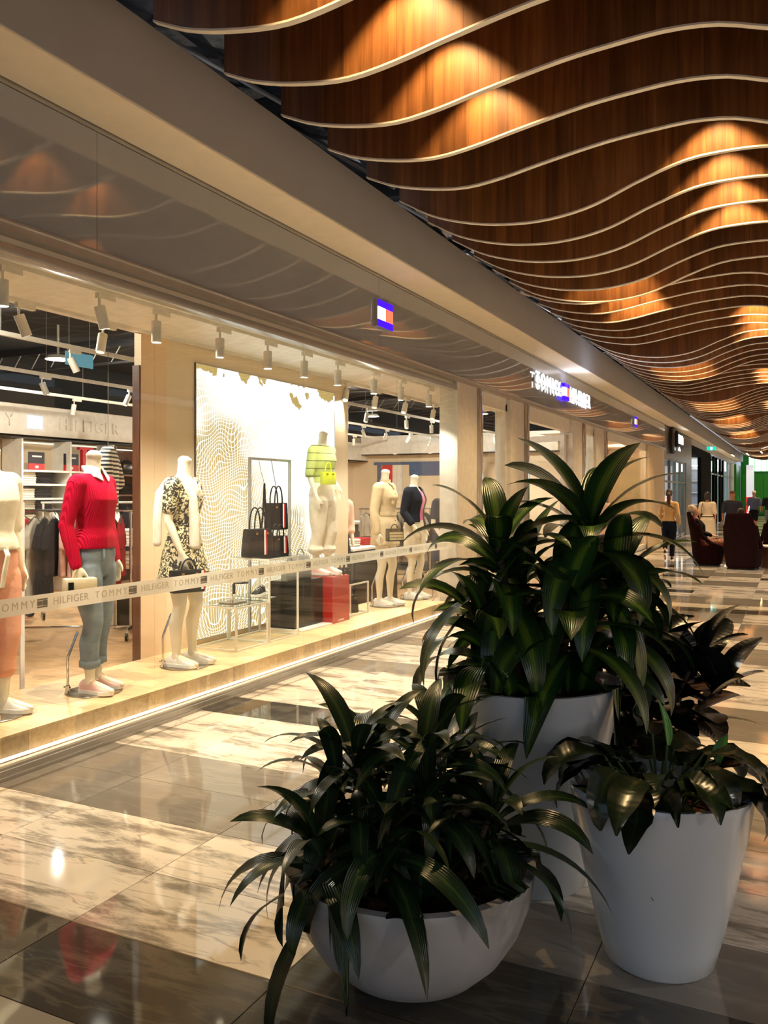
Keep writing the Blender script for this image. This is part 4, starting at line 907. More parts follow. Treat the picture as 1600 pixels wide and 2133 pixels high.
link('print', MB().box(.012, .016, -1.262, 1.262, -1.238, 1.242), 'mural', lb)
link('case', MB().box(0.001, .012, -1.268, 1.268, -1.244, 1.248), 'aluminium', lb)
for y in (-1.268, 1.262): link('frame_edge', MB().box(.001, .018, y, y+.006, -1.244, 1.248), 'aluminium', lb)
for z in (-1.246, 1.242): link('frame_edge', MB().box(.001, .018, -1.262, 1.262, z, z+.006), 'aluminium', lb)
def frame_table(name, label, x0, x1, y0, y1, h, top=True, mid=None):
    t = thing(name, label, 'display table', ((x0+x1)/2, (y0+y1)/2, PZ)); a, b, s = (x1-x0)/2, (y1-y0)/2, .008
    for q in (-1, 1):
        for r in (-1, 1): link('leg', MB().box(q*a-s, q*a+s, r*b-s, r*b+s, .0, h), 'white_metal', t)
    for z in (s, h-s):
        for q in (-1, 1):
            link('rail', MB().box(-a+s, a-s, q*b-s, q*b+s, z-s, z+s), 'white_metal', t); link('rail', MB().box(q*a-s, q*a+s, -b+s, b-s, z-s, z+s), 'white_metal', t)
    if top: link('glass_top', MB().box(-a, a, -b, b, h+.0005, h+.008), 'table_glass', t)
    if mid: link('glass_shelf', MB().box(-a+s, a-s, -b+s, b-s, mid, mid+.008), 'table_glass', t)
    return t
frame_table('low_display_table', 'low white cube frame display table with glass top', -4.775, -4.335, 5.985, 6.46, .383)
frame_table('tall_display_table', 'tall white frame display table with glass top and mid shelf', -4.775, -4.335, 6.49, 6.98, .765, True, .40)
frame_table('small_display_table', 'small white frame display table beside the red plinth', -4.775, -4.45, 8.26, 8.69, .36)
mat('gloss_black', C(14, 15, 18), .2, spec=.3); mat('gloss_red', C(176, 22, 26), .15, coat=.4)
p1 = thing('display_plinth', 'black cube display plinth in the shop window', 'plinth', (-4.625, 7.435, PZ)); link('block', MB().box(-.145, .145, -.275, .275, .016, .486, bev=.003), 'gloss_black', p1); link('foot_board', MB().box(-.145, .26, -.3, .275, 0, .016), 'white_paint', p1)
p2 = thing('display_plinth', 'red cube display plinth in the shop window', 'plinth', (-4.565, 7.90, PZ)); link('block', MB().box(-.2, .2, -.185, .185, .0, .49, bev=.003), 'gloss_red', p2); link('label_strip', MB().box(.2, .2005, -.06, .06, .02, .03), 'white_paint', p2)
# hanging frame
hf = thing('bag_hanging_frame', 'tall pale square-tube frame behind the black bags', 'display frame', (-4.81, 7.22, PZ))
for y in (-.36, .36): link('post', MB().box(-.012, .012, y-.012, y+.012, 0, 1.72), 'aluminium', hf)
link('top_bar', MB().box(-.012, .012, -.348, .348, 1.696, 1.72), 'aluminium', hf); link('base_bar', MB().box(-.012, .012, -.348, .348, 0, .024), 'aluminium', hf)
mat('navy_leather', C(15, 16, 22), .5, spec=.25); mat('grey_leather', C(150, 148, 138), .45, ); mat('cream_leather', C(222, 208, 176), .45, bump=.15); mat('lime_leather', C(206, 218, 36), .4); mat('red_stripe', C(176, 24, 34), .5); mat('gold_metal', C(190, 150, 80), .25, .9)
mat('olive_leather', C(62, 58, 44), .45); mat('raffia', C(196, 178, 134), .8, bump=.5, bscale=60)
def bag(name, label, loc, rz, w, h, d, m='navy_leather', taper=.88, handles='two', stripe=None, flap=False, hh=.12, dome=0.):
    """soft box bag: w along local y, d along local x, front towards +x"""
    t = thing(name, label, 'handbag', loc, rz); hw = w/2
    rg = [(0, 0, 0, d/2*.92, hw*.96), (.012, 0, 0, d/2, hw), (h*.5, 0, 0, d/2*.96, hw*lerp(1, taper, .5)), (h*.92, 0, 0, d/2*.86, hw*taper), (h, 0, 0, d/2*.8, hw*taper*.985)]
    if dome: rg += [(h+dome*.5, 0, 0, d/2*.72, hw*taper*.86), (h+dome*.85, 0, 0, d/2*.6, hw*taper*.6), (h+dome, 0, 0, d/2*.4, hw*taper*.3)]
    link('bag_body', MB().loft(rg, 36, pw=7), m, t, auto=50)
    top = h+dome*.9
    if stripe is not None:
        for q, c in ((-1, 'red_stripe'), (0, 'white_leather'), (1, 'gloss_black')) if stripe >= 0 else ((0, 'white_leather'), (1, 'red_stripe')):
            y = abs(stripe)*hw+q*.018; link('stripe', MB().prism([(y-.009, .02), (y+.009, .02), (y*lerp(1, taper, .95)+.009, h*.97), (y*lerp(1, taper, .95)-.009, h*.97)], 0, .003, 'X', Matrix.Translation((d/2*.985, 0, 0)) @ Matrix.Rotation(-.0, 4, 'Y')), c, t)
    if flap: link('flap', MB().box(-d*.42, d/2+.006, -hw*taper, hw*taper, h*.42, h*1.02, bev=.012), m, t, auto=40); link('clasp', MB().box(d/2+.006, d/2+.016, -.018, .018, h*.44, h*.56), 'gold_metal', t)
    n = {'two': 2, 'one': 1, 'none': 0}[handles]
    for q in range(n):
        x = 0 if n == 1 else (-.25+q*.5)*d
        pts = [(x, math.cos(math.pi*k/10)*hw*.45, top-.03+(hh+.03)*math.sin(math.pi*k/10)**.8) for k in range(11)]
        link('handle', MB().tube(pts, .007, 8), m, t, auto=True)
    for q in (-1, 1): link('buckle', MB().box(d/2*.86, d/2*.86+.006, q*hw*.42-.012, q*hw*.42+.012, h*.8, h*.88), 'gold_metal', t)
    return t
zt = PZ+.7735
bag('tote_bag', 'large navy tote bag with red and white stripe on the tall table', (-4.55, 6.615, zt), R(-14), .31, .26, .15, stripe=-.18, hh=.2)
bag('tote_bag', 'small navy handbag with red and white stripe on the tall table', (-4.49, 6.875, zt), R(-14), .2, .185, .12, stripe=-.3, hh=.11)
bp = bag('hanging_handbag', 'navy boxy handbag hanging from a cord on the frame', (-4.74, 7.22, 1.20), R(-10), .25, .27, .13, stripe=-.3, hh=.17, taper=.97)
link('cord', MB().tube([(0, 0, .43), (-.04, 0, .58), (-.07, 0, .72)], .003, 6), 'navy_leather', bp)
st = thing('bag_strap', 'long black bag strap hanging from the frame', 'strap', (-4.74, 7.0, 1.18)); sm = MB()
sm.tube([(0, .01, .48), (.0, -.012, .2), (0, -.05, 0)], .012, 6, flat=.25); sm.tube([(0, .01, .48), (0, .03, .2), (0, .05, 0)], .012, 6, flat=.25); link('webbing', sm, 'navy_leather', st); link('hook', MB().tube([(0, .01, .48), (-.04, .01, .6), (-.07, .01, .73)], .003, 6), 'chrome', st)
bag('backpack', 'grey structured backpack with domed pockets on the black plinth', (-4.64, 7.52, .686), R(-12), .23, .2, .14, 'grey_leather', handles='one', hh=.06, dome=.05, taper=.95)
bag('clutch_bag', 'small grey bag leaning beside the backpack on the black plinth', (-4.60, 7.25, .686), R(-12), .17, .17, .1, 'grey_leather', handles='one', hh=.05, dome=.03)
cs = thing('cap_stand', 'metal stand with square base on the low table', 'stand', (-4.53, 6.2, PZ+.392)); link('base', MB().box(-.08, .08, -.1, .1, 0, .008), 'steel_plate', cs); link('pole', MB().tube([(0, 0, .008), (0, 0, .17)], .006, 8), 'chrome', cs)
cp = thing('baseball_cap', 'cream baseball cap with dark brim on the small stand', 'cap', (-4.53, 6.2, PZ+.392+.177))
link('crown', MB().lathe([(.09, 0), (.092, .02), (.085, .06), (.06, .092), (.02, .105), (0, .106)], 28, cap=False), 'cream_wool', cp, auto=True)
link('brim', MB().prism([(.06, -.075), (.13, -.06), (.165, 0), (.13, .06), (.06, .075)], .0, .008, 'Z'), 'navy_leather', cp); link('swing_tag', MB().box(.07, .073, -.1, -.06, -.09, .0), 'gloss_black', cp); link('band', MB().lathe([(0, -.001), (.091, -.001), (.091, .001), (0, .001)], 24), 'cream_wool', cp)
def lone_shoe(label, loc, rz, m, sole='white_rubber'):
    t = thing('sneaker', label, 'shoe', loc, rz); shoe(t, (.07, 0, 0), 0, m, sole, z0=-.0); return t
lone_shoe('black leather sneaker on the glass mid shelf of the tall table', (-4.56, 6.72, PZ+.409), R(-75), 'navy_leather')
lone_shoe('white sneaker inside the small display table', (-4.57, 8.38, PZ+.0), R(-60), 'white_leather')
bag('shopping_bag', 'black handbag inside the small display table', (-4.62, 8.56, PZ), R(-20), .2, .2, .12, hh=.07)
bag('top_handbag', 'black bucket bag standing on the small display table', (-4.66, 8.5, PZ+.369), R(-20), .16, .15, .12, hh=.07, taper=.8)
# bags carried by the mannequins
bpy.context.view_layer.update()
def held(t, local): return t.matrix_world @ V(local)
h = held(MRED, (.055, -.235, .655)); b_ = bag('held_handbag', 'cream flap handbag with gold clasp held by the red sweater mannequin', h, R(-25), .21, .15, .08, 'cream_leather', flap=True, handles='one', hh=.065, taper=1.)
link('swing_tag', MB().box(.05, .053, -.09, -.055, .02, .13), 'gloss_black', b_)
h = held(MFLO, (.13, -.19, .61)); bag('held_handbag', 'navy tote with red and white stripes held by the floral dress mannequin', h, R(-25), .27, .17, .1, taper=1.02, stripe=-.75, hh=.085)
h = held(MSAND, (.2, -.16, .80)); b_ = bag('crossbody_bag', 'olive framed bag with pale woven panels slung on the sand jacket', h, R(-30), .23, .15, .07, 'olive_leather', handles='one', hh=.05, taper=1.)
for q in range(3): link('woven_panel', MB().box(.036, .041, -.095, .095, .015+q*.034, .042+q*.034), 'raffia', b_)
bag('crossbody_bag', 'lime green box bag slung on the lime striped mannequin', (-4.435, 7.745, 1.66), R(-25), .17, .13, .08, 'lime_leather', handles='one', hh=.1, taper=1.)

# ================================================================ SHOP INTERIOR
PAL = {'red': (186, 28, 34), 'navy': (16, 18, 30), 'pink': (226, 176, 158), 'grey': (178, 168, 150), 'black': (12, 12, 15), 'wine': (140, 20, 30), 'white': (232, 224, 208), 'blush': (236, 204, 186), 'blue': (92, 108, 140)}
for k_, c in PAL.items(): mat('cloth_'+k_, C(*c), .9, var=.1, scale=10, bump=.4, bscale=18, spec=.1)
GM = {}
def hanging_mesh(kind):
    if kind in GM: return GM[kind]
    L, w0, w1 = {'dress': (.86, .2, .27), 'shirt': (.62, .21, .25), 'short': (.5, .2, .24)}[kind]
    mb = MB(); f = lambda p, a: V((p.x*(1+.25*math.sin(7*a+p.z*6)*min(1, -p.z*3)), p.y*(1+.03*math.sin(5*a)), p.z))
    mb.loft([(-L, 0, 0, .05, w1), (-L*.6, 0, 0, .045, lerp(w0, w1, .6)), (-L*.3, 0, 0, .04, w0*.95), (-.1, 0, 0, .036, w0), (-.05, 0, 0, .03, w0*.8), (-.02, 0, 0, .024, w0*.42), (0, 0, 0, .018, .05)], 26, pw=2.4, f=f)
    if kind != 'short':
        for s_ in (-1, 1): mb.tube([(0, s_*w0*.75, -.07), (.005, s_*(w0+.06), -.19), (.01, s_*(w0+.085), -.3)], [.04, .046, .05], 10, flat=.55)
    me = remesh(mb, 'garment', .016, 2); GM[kind] = me; return me
hgm = MB(); hgm.tube([(0, -.19, -.065), (0, -.1, -.02), (0, 0, .01), (0, .1, -.02), (0, .19, -.065)], .006, 6); hgm.tube([(0, 0, .01), (0, 0, .05), (0, .018, .07), (0, 0, .088), (0, -.014, .078)], .003, 6); hgm = recalc(hgm.mesh('hanger')); hgm.materials.append(MT['black_metal'])
GN = {'red': 'bright red', 'navy': 'navy', 'pink': 'dusty pink', 'grey': 'pale grey', 'black': 'black', 'wine': 'wine red', 'white': 'white', 'blush': 'blush', 'blue': 'blue'}
def garment_on(loc, rz, kind, col, where, group):
    t = thing('hanging_'+('dress' if kind == 'dress' else 'shirt'), '%s %s hanging on the %s' % (GN[col], {'dress': 'long dress', 'shirt': 'short sleeved shirt', 'short': 'folded trouser'}[kind], where), 'clothing', loc, rz, group)
    key = kind+col
    if key not in GM:
        me = hanging_mesh(kind).copy(); me.materials.clear(); me.materials.append(MT['cloth_'+col]); GM[key] = me
    link('cloth', GM[key], None, t, Matrix.Translation((0, 0, -.095))); link('hanger', hgm, None, t, Matrix.Translation((0, 0, -.088)))
def rack(label, loc, rz, L, H, cols, kinds, group, where, wheels=True, fill=.92, m='chrome'):
    t = thing('clothes_rack', label, 'clothes rack', loc, rz); a = L/2
    for q in (-1, 1):
        link('upright', MB().tube([(q*a, 0, .14), (q*a, 0, H)], .014, 10), m, t, auto=True); link('foot_bar', MB().tube([(q*a, -.26, .12), (q*a, .26, .12)], .014, 10), m, t, auto=True)
        for r in (-.24, .24):
            w_ = link('caster', MB().lathe([(.0, -.014), (.042, -.014), (.045, -.008), (.045, .008), (.042, .014), (0, .014)], 18, Mx((q*a, r, .046)) @ Matrix.Rotation(R(90), 4, 'Y')), 'gloss_black', t, auto=40)
            link('fork', MB().box(q*a-.02, q*a+.02, r-.012, r+.012, .05, .115), m, w_)
    link('rail', MB().tube([(-a-.02, 0, H), (a+.02, 0, H)], .015, 10), m, t, auto=True); link('lower_bar', MB().tube([(-a, 0, .13), (a, 0, .13)], .012, 10), m, t, auto=True)
    n = len(cols); Mr = Matrix.Translation(loc) @ Matrix.Rotation(rz, 4, 'Z'); rr = random.Random(int(abs(loc[0]*100)))
    for i, (c, k_) in enumerate(zip(cols, kinds)):
        p = Mr @ V(((-a+L*(i+.5)/n)*fill, 0, H+.015)); garment_on(p, rz+rr.uniform(-.2, .2), k_, c, where, group)
    return t
rack('chrome rolling rack of red and navy dresses behind the red sweater mannequin', (-7.05, 6.7, 0), R(33), 1.3, 1.38, ['red', 'red', 'grey', 'navy', 'navy', 'pink', 'pink', 'wine', 'black', 'black', 'wine', 'wine'],
     ['dress', 'dress', 'dress', 'dress', 'shirt', 'shirt', 'dress', 'dress', 'dress', 'shirt', 'dress', 'shirt'], 'clothes on the red and navy rolling rack', 'red and navy rolling rack')
rack('white rack of pale shirts behind the red dresses', (-8.1, 8.25, 0), R(50), 1.4, 1.45, ['white', 'grey', 'white', 'blush', 'white', 'grey', 'white', 'navy', 'white', 'grey'], ['shirt']*10, 'shirts on the white rack', 'white rack of pale shirts', m='white_metal')
rack('chrome rack of grey and brown trousers behind the denim jacket mannequin', (-6.4, 13.6, 0), R(60), 1.5, 1.3, ['grey', 'black', 'grey', 'wine', 'grey', 'navy', 'grey', 'black', 'grey', 'blue', 'grey', 'black'], ['dress', 'dress', 'short']*4, 'trousers on the chrome rack', 'chrome rack of grey trousers')
# folded stacks
FM = {}
def folded(col):
    if col not in FM:
        mb = MB(); mb.loft([(0, 0, 0, .12, .15), (.008, 0, 0, .13, .16), (.02, 0, 0, .132, .162), (.032, 0, 0, .128, .158), (.038, 0, 0, .112, .145)], 24, pw=5); me = recalc(mb.mesh('folded', True)); me.materials.append(MT['cloth_'+col]); FM[col] = me
    return FM[col]
def stack(x, y, z, n, col, where, rz=0, sc=1.):
    rr = random.Random(int(abs(x*91+y*37+z*11)))
    for i in range(n):
        t = thing('folded_garment', '%s folded garment in the stack on the %s' % (GN[col], where), 'clothing', (x+rr.uniform(-.006, .006), y+rr.uniform(-.006, .006), z+i*.038*sc), rz+rr.uniform(-.05, .05), '%s folded clothes on the %s' % (GN[col], where))
        t.scale = (sc, sc, sc); link('cloth', folded(col), None, t); link('fold_edge', MB().tube([(.128, -.14, .012), (.131, .14, .012)], .008, 6) if 'fe' not in FM else FM['fe'], 'cloth_'+col, t) if False else None
def shelf_unit(label, loc, rz, W, D, zs, H, m=WHITE, backm='cream_wall'):
    t = thing('shelf_unit', label, 'shelf', loc, rz); a = W/2
    for q in (-a, 0, a): link('upright', MB().box(-D, 0, q-.015, q+.015, 0, H), m, t)
    for z in zs:
        link('shelf_board', MB().box(-D+.005, -.005, -a+.016, -.016, z-.03, z), m, t); link('shelf_board', MB().box(-D+.005, -.005, .016, a-.016, z-.03, z), m, t)
    link('back_board', MB().box(-D-.015, -D-.001, -a, a, 0, H), backm, t); link('shelf_light', MB().box(-D+.02, -D+.05, -a+.02, a-.02, H-.04, H-.02), 'glow_strip', t); return t
bx = -10.52
shelf_unit('white wall shelf unit with folded clothes by the shop back wall', (bx, 10.05, 0), 0, 1.9, .42, (.35, .8, 1.1, 1.32, 1.5, 1.72, 1.93), 2.4)
for q, (y, z, n, c) in enumerate(((9.30, 1.721, 5, 'white'), (9.66, 1.721, 5, 'navy'), (9.28, 1.501, 4, 'white'), (9.62, 1.501, 5, 'navy'), (9.28, 1.321, 4, 'grey'), (9.62, 1.321, 4, 'navy'), (9.3, 1.101, 4, 'white'), (9.66, 1.101, 5, 'grey'),
                                  (9.3, .801, 6, 'navy'), (9.66, .801, 6, 'white'), (10.3, 1.101, 4, 'black'), (10.66, 1.101, 5, 'black'), (10.3, 1.501, 5, 'navy'), (10.66, 1.501, 5, 'white'), (10.3, .801, 6, 'blue'), (10.68, 1.721, 4, 'navy'), (10.3, 1.321, 4, 'blush'))):
    stack(bx-.2, y, z, n, c, 'white wall shelf', 0, .95)
mat('box_navy', C(36, 36, 46), .5); mat('box_red', C(206, 34, 40), .5)
for q, y in enumerate((9.45, 10.15)):
    s = thing('price_sign', ('navy and red offer card standing over the white stacks', 'navy and red offer card beside the big letters')[q], 'sign', (bx-.1, y, 1.931)); link('card', MB().box(-.01, .01, -.15, .15, .1, .28), 'box_navy', s); link('red_half', MB().box(-.01, .01, -.15, .15, 0, .1), 'box_red', s); link('white_line', MB().box(.01, .012, -.09, .09, .2, .225), WHITE, s); link('logo_dot', MB().box(.01, .012, -.03, .03, .03, .07), WHITE, s)
bl = thing('letter_ornament', 'large red and navy decorative letters on the wall shelf', 'ornament', (bx-.12, 10.52, 1.931))
for (y0, y1, z0, z1, m) in ((-.2, .1, .36, .4, 'box_red'), (-.13, -.04, 0, .36, 'box_red'), (.1, .17, 0, .4, 'box_navy'), (.0, .06, 0, .36, 'box_navy'), (.06, .1, .17, .22, 'box_navy')): link('letter_bar', MB().box(-.03, .03, y0, y1, z0, z1), m, bl)
shelf_unit('dark backed wall shelf with a light strip by the brown post', (bx, 12.1, 0), 0, 2.1, .42, (.4, .8, 1.2, 1.55, 1.9), 2.38, 'walnut', 'walnut')
for y, z, n, c in ((11.4, 1.551, 6, 'black'), (11.75, 1.551, 5, 'navy'), (12.4, 1.551, 6, 'black'), (12.75, 1.551, 6, 'navy'), (11.4, 1.201, 6, 'navy'), (11.75, 1.201, 6, 'black'), (12.4, 1.201, 6, 'navy'), (12.8, 1.201, 6, 'black'), (11.5, .801, 6, 'white'), (12.5, .801, 6, 'white')): stack(bx-.2, y, z, n, c, 'dark wall shelf', 0, .95)
for q in range(3): bag('shelf_bag', 'black round bag on the top board of the dark wall shelf', (bx-.2, 11.5+q*.5, 1.901), 0, .26, .2, .15, 'gloss_black', handles='one', hh=.05, dome=.06); 
for o in [o for o in COL.objects if o.name.startswith('shelf_bag')]: o['group'] = 'round bags on the dark shelf'
# timber table with white folded knits
tb = thing('nesting_table', 'timber shop table with stacked white knits behind the mannequin', 'table', (-6.75, 8.0, 0), R(0))
for z in (.42, .74, 1.0): link('board', MB().box(-.42, .42, -.55, .55, z-.04, z), 'pale_timber' if z < .9 else WHITE, tb)
for q in (-1, 1):
    for r in (-1, 1): link('leg', MB().box(q*.4-.02, q*.4+.02, r*.53-.02, r*.53+.02, 0, .96), WHITE, tb)
link('dark_base', MB().box(-.38, .38, -.5, .5, .02, .37), 'gloss_black', tb)
for x in (-.22, .14):
    for y in (-.34, .02, .36): stack(-6.75+x, 8.0+y, 1.001, 4 if x < 0 else 3, 'white', 'timber shop table', R(90)); stack(-6.75+x, 8.0+y, .741, 4, 'white', 'lower board of the timber table', R(90))
# striped top on a torso hanger by the brown post
sp2 = thing('hanging_shirt', 'navy and white striped top hanging beside the brown post', 'clothing', (-6.05, 6.25, 2.02), R(35))
mb = MB(); mb.loft([(-.62, 0, 0, .09, .24), (-.3, 0, 0, .1, .21), (-.12, 0, 0, .1, .22), (-.03, 0, 0, .07, .16), (0, 0, 0, .05, .07)], 28); 
for s_ in (-1, 1): mb.tube([(0, s_*.17, -.08), (.02, s_*.3, -.22), (.03, s_*.36, -.36)], [.07, .075, .08], 12)
link('cloth', remesh(mb, 'striped', .014, 3), 'navy_stripe', sp2); link('hook', MB().tube([(0, 0, 0), (0, 0, 1.72)], .003, 6), 'chrome', sp2)
# white garment rail by the first mannequin
wr = thing('garment_rail', 'white square-tube garment rail behind the pink trousers mannequin', 'clothes rack', (-5.19, 3.85, 0), R(65))
for q in (-.5, .5): link('post', MB().box(q-.014, q+.014, -.014, .014, .02, 1.5), WHITE, wr); link('foot', MB().box(q-.014, q+.014, -.25, .25, 0, .03), WHITE, wr)
link('rail', MB().box(-.486, .486, -.012, .012, 1.474, 1.5), WHITE, wr)
bag('floor_bag', 'black strap bag standing behind the pink trousers mannequin', (-5.3, 4.2, 0), R(30), .2, .26, .1, hh=.22)
# wall art and goods in the right hand opening
arts = ((-10.25, -9.5, 1.55, 2.42, 'flag', 'large flag artwork in navy, white and red on the shop side wall'), (-9.3, -8.3, 2.05, 2.42, 'navy', 'plain navy panel artwork high on the shop side wall'), (-8.1, -7.4, 1.2, 2.45, 'navy', 'tall dark navy panel on the shop side wall'))
for x0, x1, z0, z1, k_, lab in arts:
    a = thing('wall_artwork', lab, 'wall art', ((x0+x1)/2, 20.598, z0)); wd = x1-x0; hh = z1-z0
    link('panel', MB().box(-wd/2, wd/2, -.03, 0, 0, hh), 'cloth_blue' if k_ == 'navy' else WHITE, a)
    if k_ == 'flag':
        link('bar', MB().box(-wd/2-.1, wd/2+.3, -.035, -.03, hh-.08, hh), 'cloth_blue', a); link('bar', MB().box(-wd/2, -wd/2+.14, -.035, -.03, 0, hh-.08), 'cloth_blue', a); link('field', MB().box(-wd/2+.15, -wd/2+.46, -.035, -.03, 0, hh-.08), 'box_red', a)
cb = thing('cash_desk', 'long dark counter under the shop wall art', 'counter', (-7.6, 16.2, 0)); link('top', MB().box(-1.6, 1.6, -.4, .4, .92, .97), WHITE, cb); link('front', MB().box(-1.55, 1.55, -.36, .36, 0, .92), 'shop_dark', cb)
for q in range(5): stack(-8.8+q*.55, 16.1, .971, 3, ('navy', 'white', 'red', 'blue', 'black')[q], 'dark counter', 0)
tb2 = thing('display_cabinet', 'dark glass display cabinet behind the sand jacket mannequin', 'cabinet', (-5.65, 10.6, 0)); link('body', MB().box(-.35, .35, -.7, .7, 0, .8), 'shop_dark', tb2); link('top', MB().box(-.37, .37, -.72, .72, .8, .83), WHITE, tb2); link('door', MB().box(.35, .36, -.66, -.01, .06, .76), 'gloss_black', tb2); link('door', MB().box(.35, .36, .01, .66, .06, .76), 'gloss_black', tb2)
for q, c in enumerate(('blue', 'white', 'red', 'black')): stack(-5.65, 10.1+q*.34, .831, 3, c, 'dark display cabinet', R(90), .9)
# torso form with blush top and black trousers
ft = thing('torso_form', 'torso form in blush top and black trousers behind the column', 'mannequin', (-5.35, 9.55, 0), R(-40))
po = stand_pose(); me, _ = body(po, .016, hands=False); link('body', me, 'mannequin_skin', ft); garment('top', [trunk(1.03, 1.48, .014), sleeve(po, 'R', .02, .6), sleeve(po, 'L', .02, .6)], .015, 'cloth_blush', ft); garment('trousers', [trunk(.8, 1.06, .012), trouser(po, 'R', .02, .12), trouser(po, 'L', .02, .12)], .015, 'black_cotton', ft); base_plate(ft)
# ================================================================ POTTED PLANTS
def leaf_mat(name, dark, mid, stripe, sw, rough=.28, veins=60., axis=0, swv=.5):
    m, nt, p = base(name); L = nt.links.new
    uv = nn(nt, 'ShaderNodeUVMap'); sp_ = nn(nt, 'ShaderNodeSeparateXYZ'); L(uv.outputs[0], sp_.inputs[0]); oi = nn(nt, 'ShaderNodeObjectInfo')
    ab = nn(nt, 'ShaderNodeMath', operation='ABSOLUTE'); s0 = nn(nt, 'ShaderNodeMath', operation='SUBTRACT'); s0.inputs[1].default_value = .5; L(sp_.outputs[0], s0.inputs[0]); L(s0.outputs[0], ab.inputs[0])
    tc = nn(nt, 'ShaderNodeTexCoord'); mp = nn(nt, 'ShaderNodeMapping'); mp.inputs['Scale'].default_value = (22, 2.2, 1); L(uv.outputs[0], mp.inputs[0]); nz = nn(nt, 'ShaderNodeTexNoise'); nz.inputs['Scale'].default_value = 1.; nz.inputs['Detail'].default_value = 5; L(mp.outputs[0], nz.inputs[0])
    a2 = nn(nt, 'ShaderNodeMath', operation='MULTIPLY_ADD'); a2.inputs[1].default_value = .22; L(nz.outputs[0], a2.inputs[0]); L(ab.outputs[0], a2.inputs[2])
    r = ramp(nt, [(.08, stripe), (.11+sw*.3, stripe), (.12+sw*.55, mid), (.55, dark)]); L(a2.outputs[0], r.inputs[0])
    h = nn(nt, 'ShaderNodeHueSaturation'); mr = nn(nt, 'ShaderNodeMapRange'); mr.inputs[3].default_value = .7; mr.inputs[4].default_value = 1.25; L(oi.outputs['Random'], mr.inputs[0]); L(mr.outputs[0], h.inputs['Value']); L(r.outputs[0], h.inputs['Color']); L(h.outputs[0], p.inputs['Base Color'])
    w_ = nn(nt, 'ShaderNodeTexWave'); w_.bands_direction = 'XY'[axis]; w_.inputs['Scale'].default_value = veins/20; w_.inputs['Distortion'].default_value = .8; L(uv.outputs[0], w_.inputs[0])
    b = nn(nt, 'ShaderNodeBump'); b.inputs['Strength'].default_value = .28 if axis == 0 else .1; b.inputs['Distance'].default_value = .004; L(w_.outputs[0], b.inputs['Height']); L(b.outputs[0], p.inputs['Normal'])
    p.inputs['Roughness'].default_value = rough; p.inputs['Specular IOR Level'].default_value = .5
    MT[name] = m; return m
leaf_mat('corn_leaf', C(26, 52, 22), C(38, 70, 25), C(84, 112, 36), .28)
leaf_mat('dracaena_leaf', C(22, 40, 22), C(32, 54, 28), C(58, 78, 36), .15)
leaf_mat('rubber_leaf', C(16, 18, 18), C(22, 26, 24), C(44, 44, 38), .02, .22, 90., 1)
leaf_mat('lily_leaf', C(20, 32, 18), C(30, 44, 24), C(44, 58, 30), .1, .25, 70., 1)
leaf_mat('young_leaf', C(60, 120, 34), C(84, 150, 44), C(120, 176, 60), .2)
mat('bark', C(84, 66, 50), .85, bump=.8, bscale=40); mat('soil', C(92, 54, 32), .95, bump=.9, bscale=50, var=.4); mat('leaf_stem', C(54, 78, 34), .6)
CON = None
def leaf(parent, at, az, L, W, a0, bend, roll=0., m='corn_leaf', fold=.18, shape='lance', segs=10, twist=0., wave=0., seed=0, name='leaf', pw=1.4):
    rr = random.Random(seed); n = 5; vs = []; uv = []
    p = V((0, 0)); d = L/segs; tw = 0; side = rr.uniform(-.35, .35)
    for i in range(segs+1):
        t = i/segs; ang = a0-bend*t**pw
        if i: p = p+V((math.cos(ang), math.sin(ang)))*d
        if shape == 'lance': w_ = W*math.sin(math.pi*min(.99, .1+.89*t))**.8 if t < .999 else .002
        elif shape == 'oval': w_ = W*math.sin(math.pi*min(.985, .06+t*.93))**.62
        else: w_ = W*math.sin(math.pi*min(.985, .05+t*.94)**.8)**.85
        w_ = max(w_, .002); tw = twist*t+roll
        nx, nz = -math.sin(ang), math.cos(ang)
        for k in range(n):
            q = (k/(n-1)-.5)*2; yy = q*w_/2; up = abs(q)**1.3*w_*fold+wave*w_*math.sin(t*14+seed+q*2)*abs(q)
            y2 = yy*math.cos(tw)-up*math.sin(tw); u2 = yy*math.sin(tw)+up*math.cos(tw)
            vs.append((p.x+nx*u2, y2+side*t*t*L*.25, p.y+nz*u2)); uv.append((k/(n-1), t))
    if CON:   # leaves lie over the rim of their pot instead of passing through it
        Rr, zr, zs_ = CON; ML = Matrix.Translation(at) @ Matrix.Rotation(az, 4, 'Z'); MI = ML.inverted(); out = []
        for i, v in enumerate(vs):
            g = ML @ V(v); r_ = math.hypot(g.x, g.y)
            if r_ < Rr+.014:
                k_ = max(0., min(1., (r_-.35*Rr)/(.5*Rr))); lo = lerp(zs_+.01, zr+.012, k_)
                if g.z < lo:
                    g.z = lo+(i % n)*.0006
                    if r_ > .8*Rr: g.x *= (Rr+.016)/r_; g.y *= (Rr+.016)/r_
            out.append((MI @ g)[:])
        vs = out
    fs = [(i*n+k, i*n+k+1, (i+1)*n+k+1, (i+1)*n+k) for i in range(segs) for k in range(n-1)]
    me = bpy.data.meshes.new(name); me.from_pydata(vs, [], fs); u = me.uv_layers.new(name='UVMap')
    for lp in me.loops: u.data[lp.index].uv = uv[lp.vertex_index]
    me.shade_smooth(); me.materials.append(MT[m])
    o = bpy.data.objects.new(name, me); COL.objects.link(o); o.parent = parent; o.matrix_local = Matrix.Translation(at) @ Matrix.Rotation(az, 4, 'Z'); return o
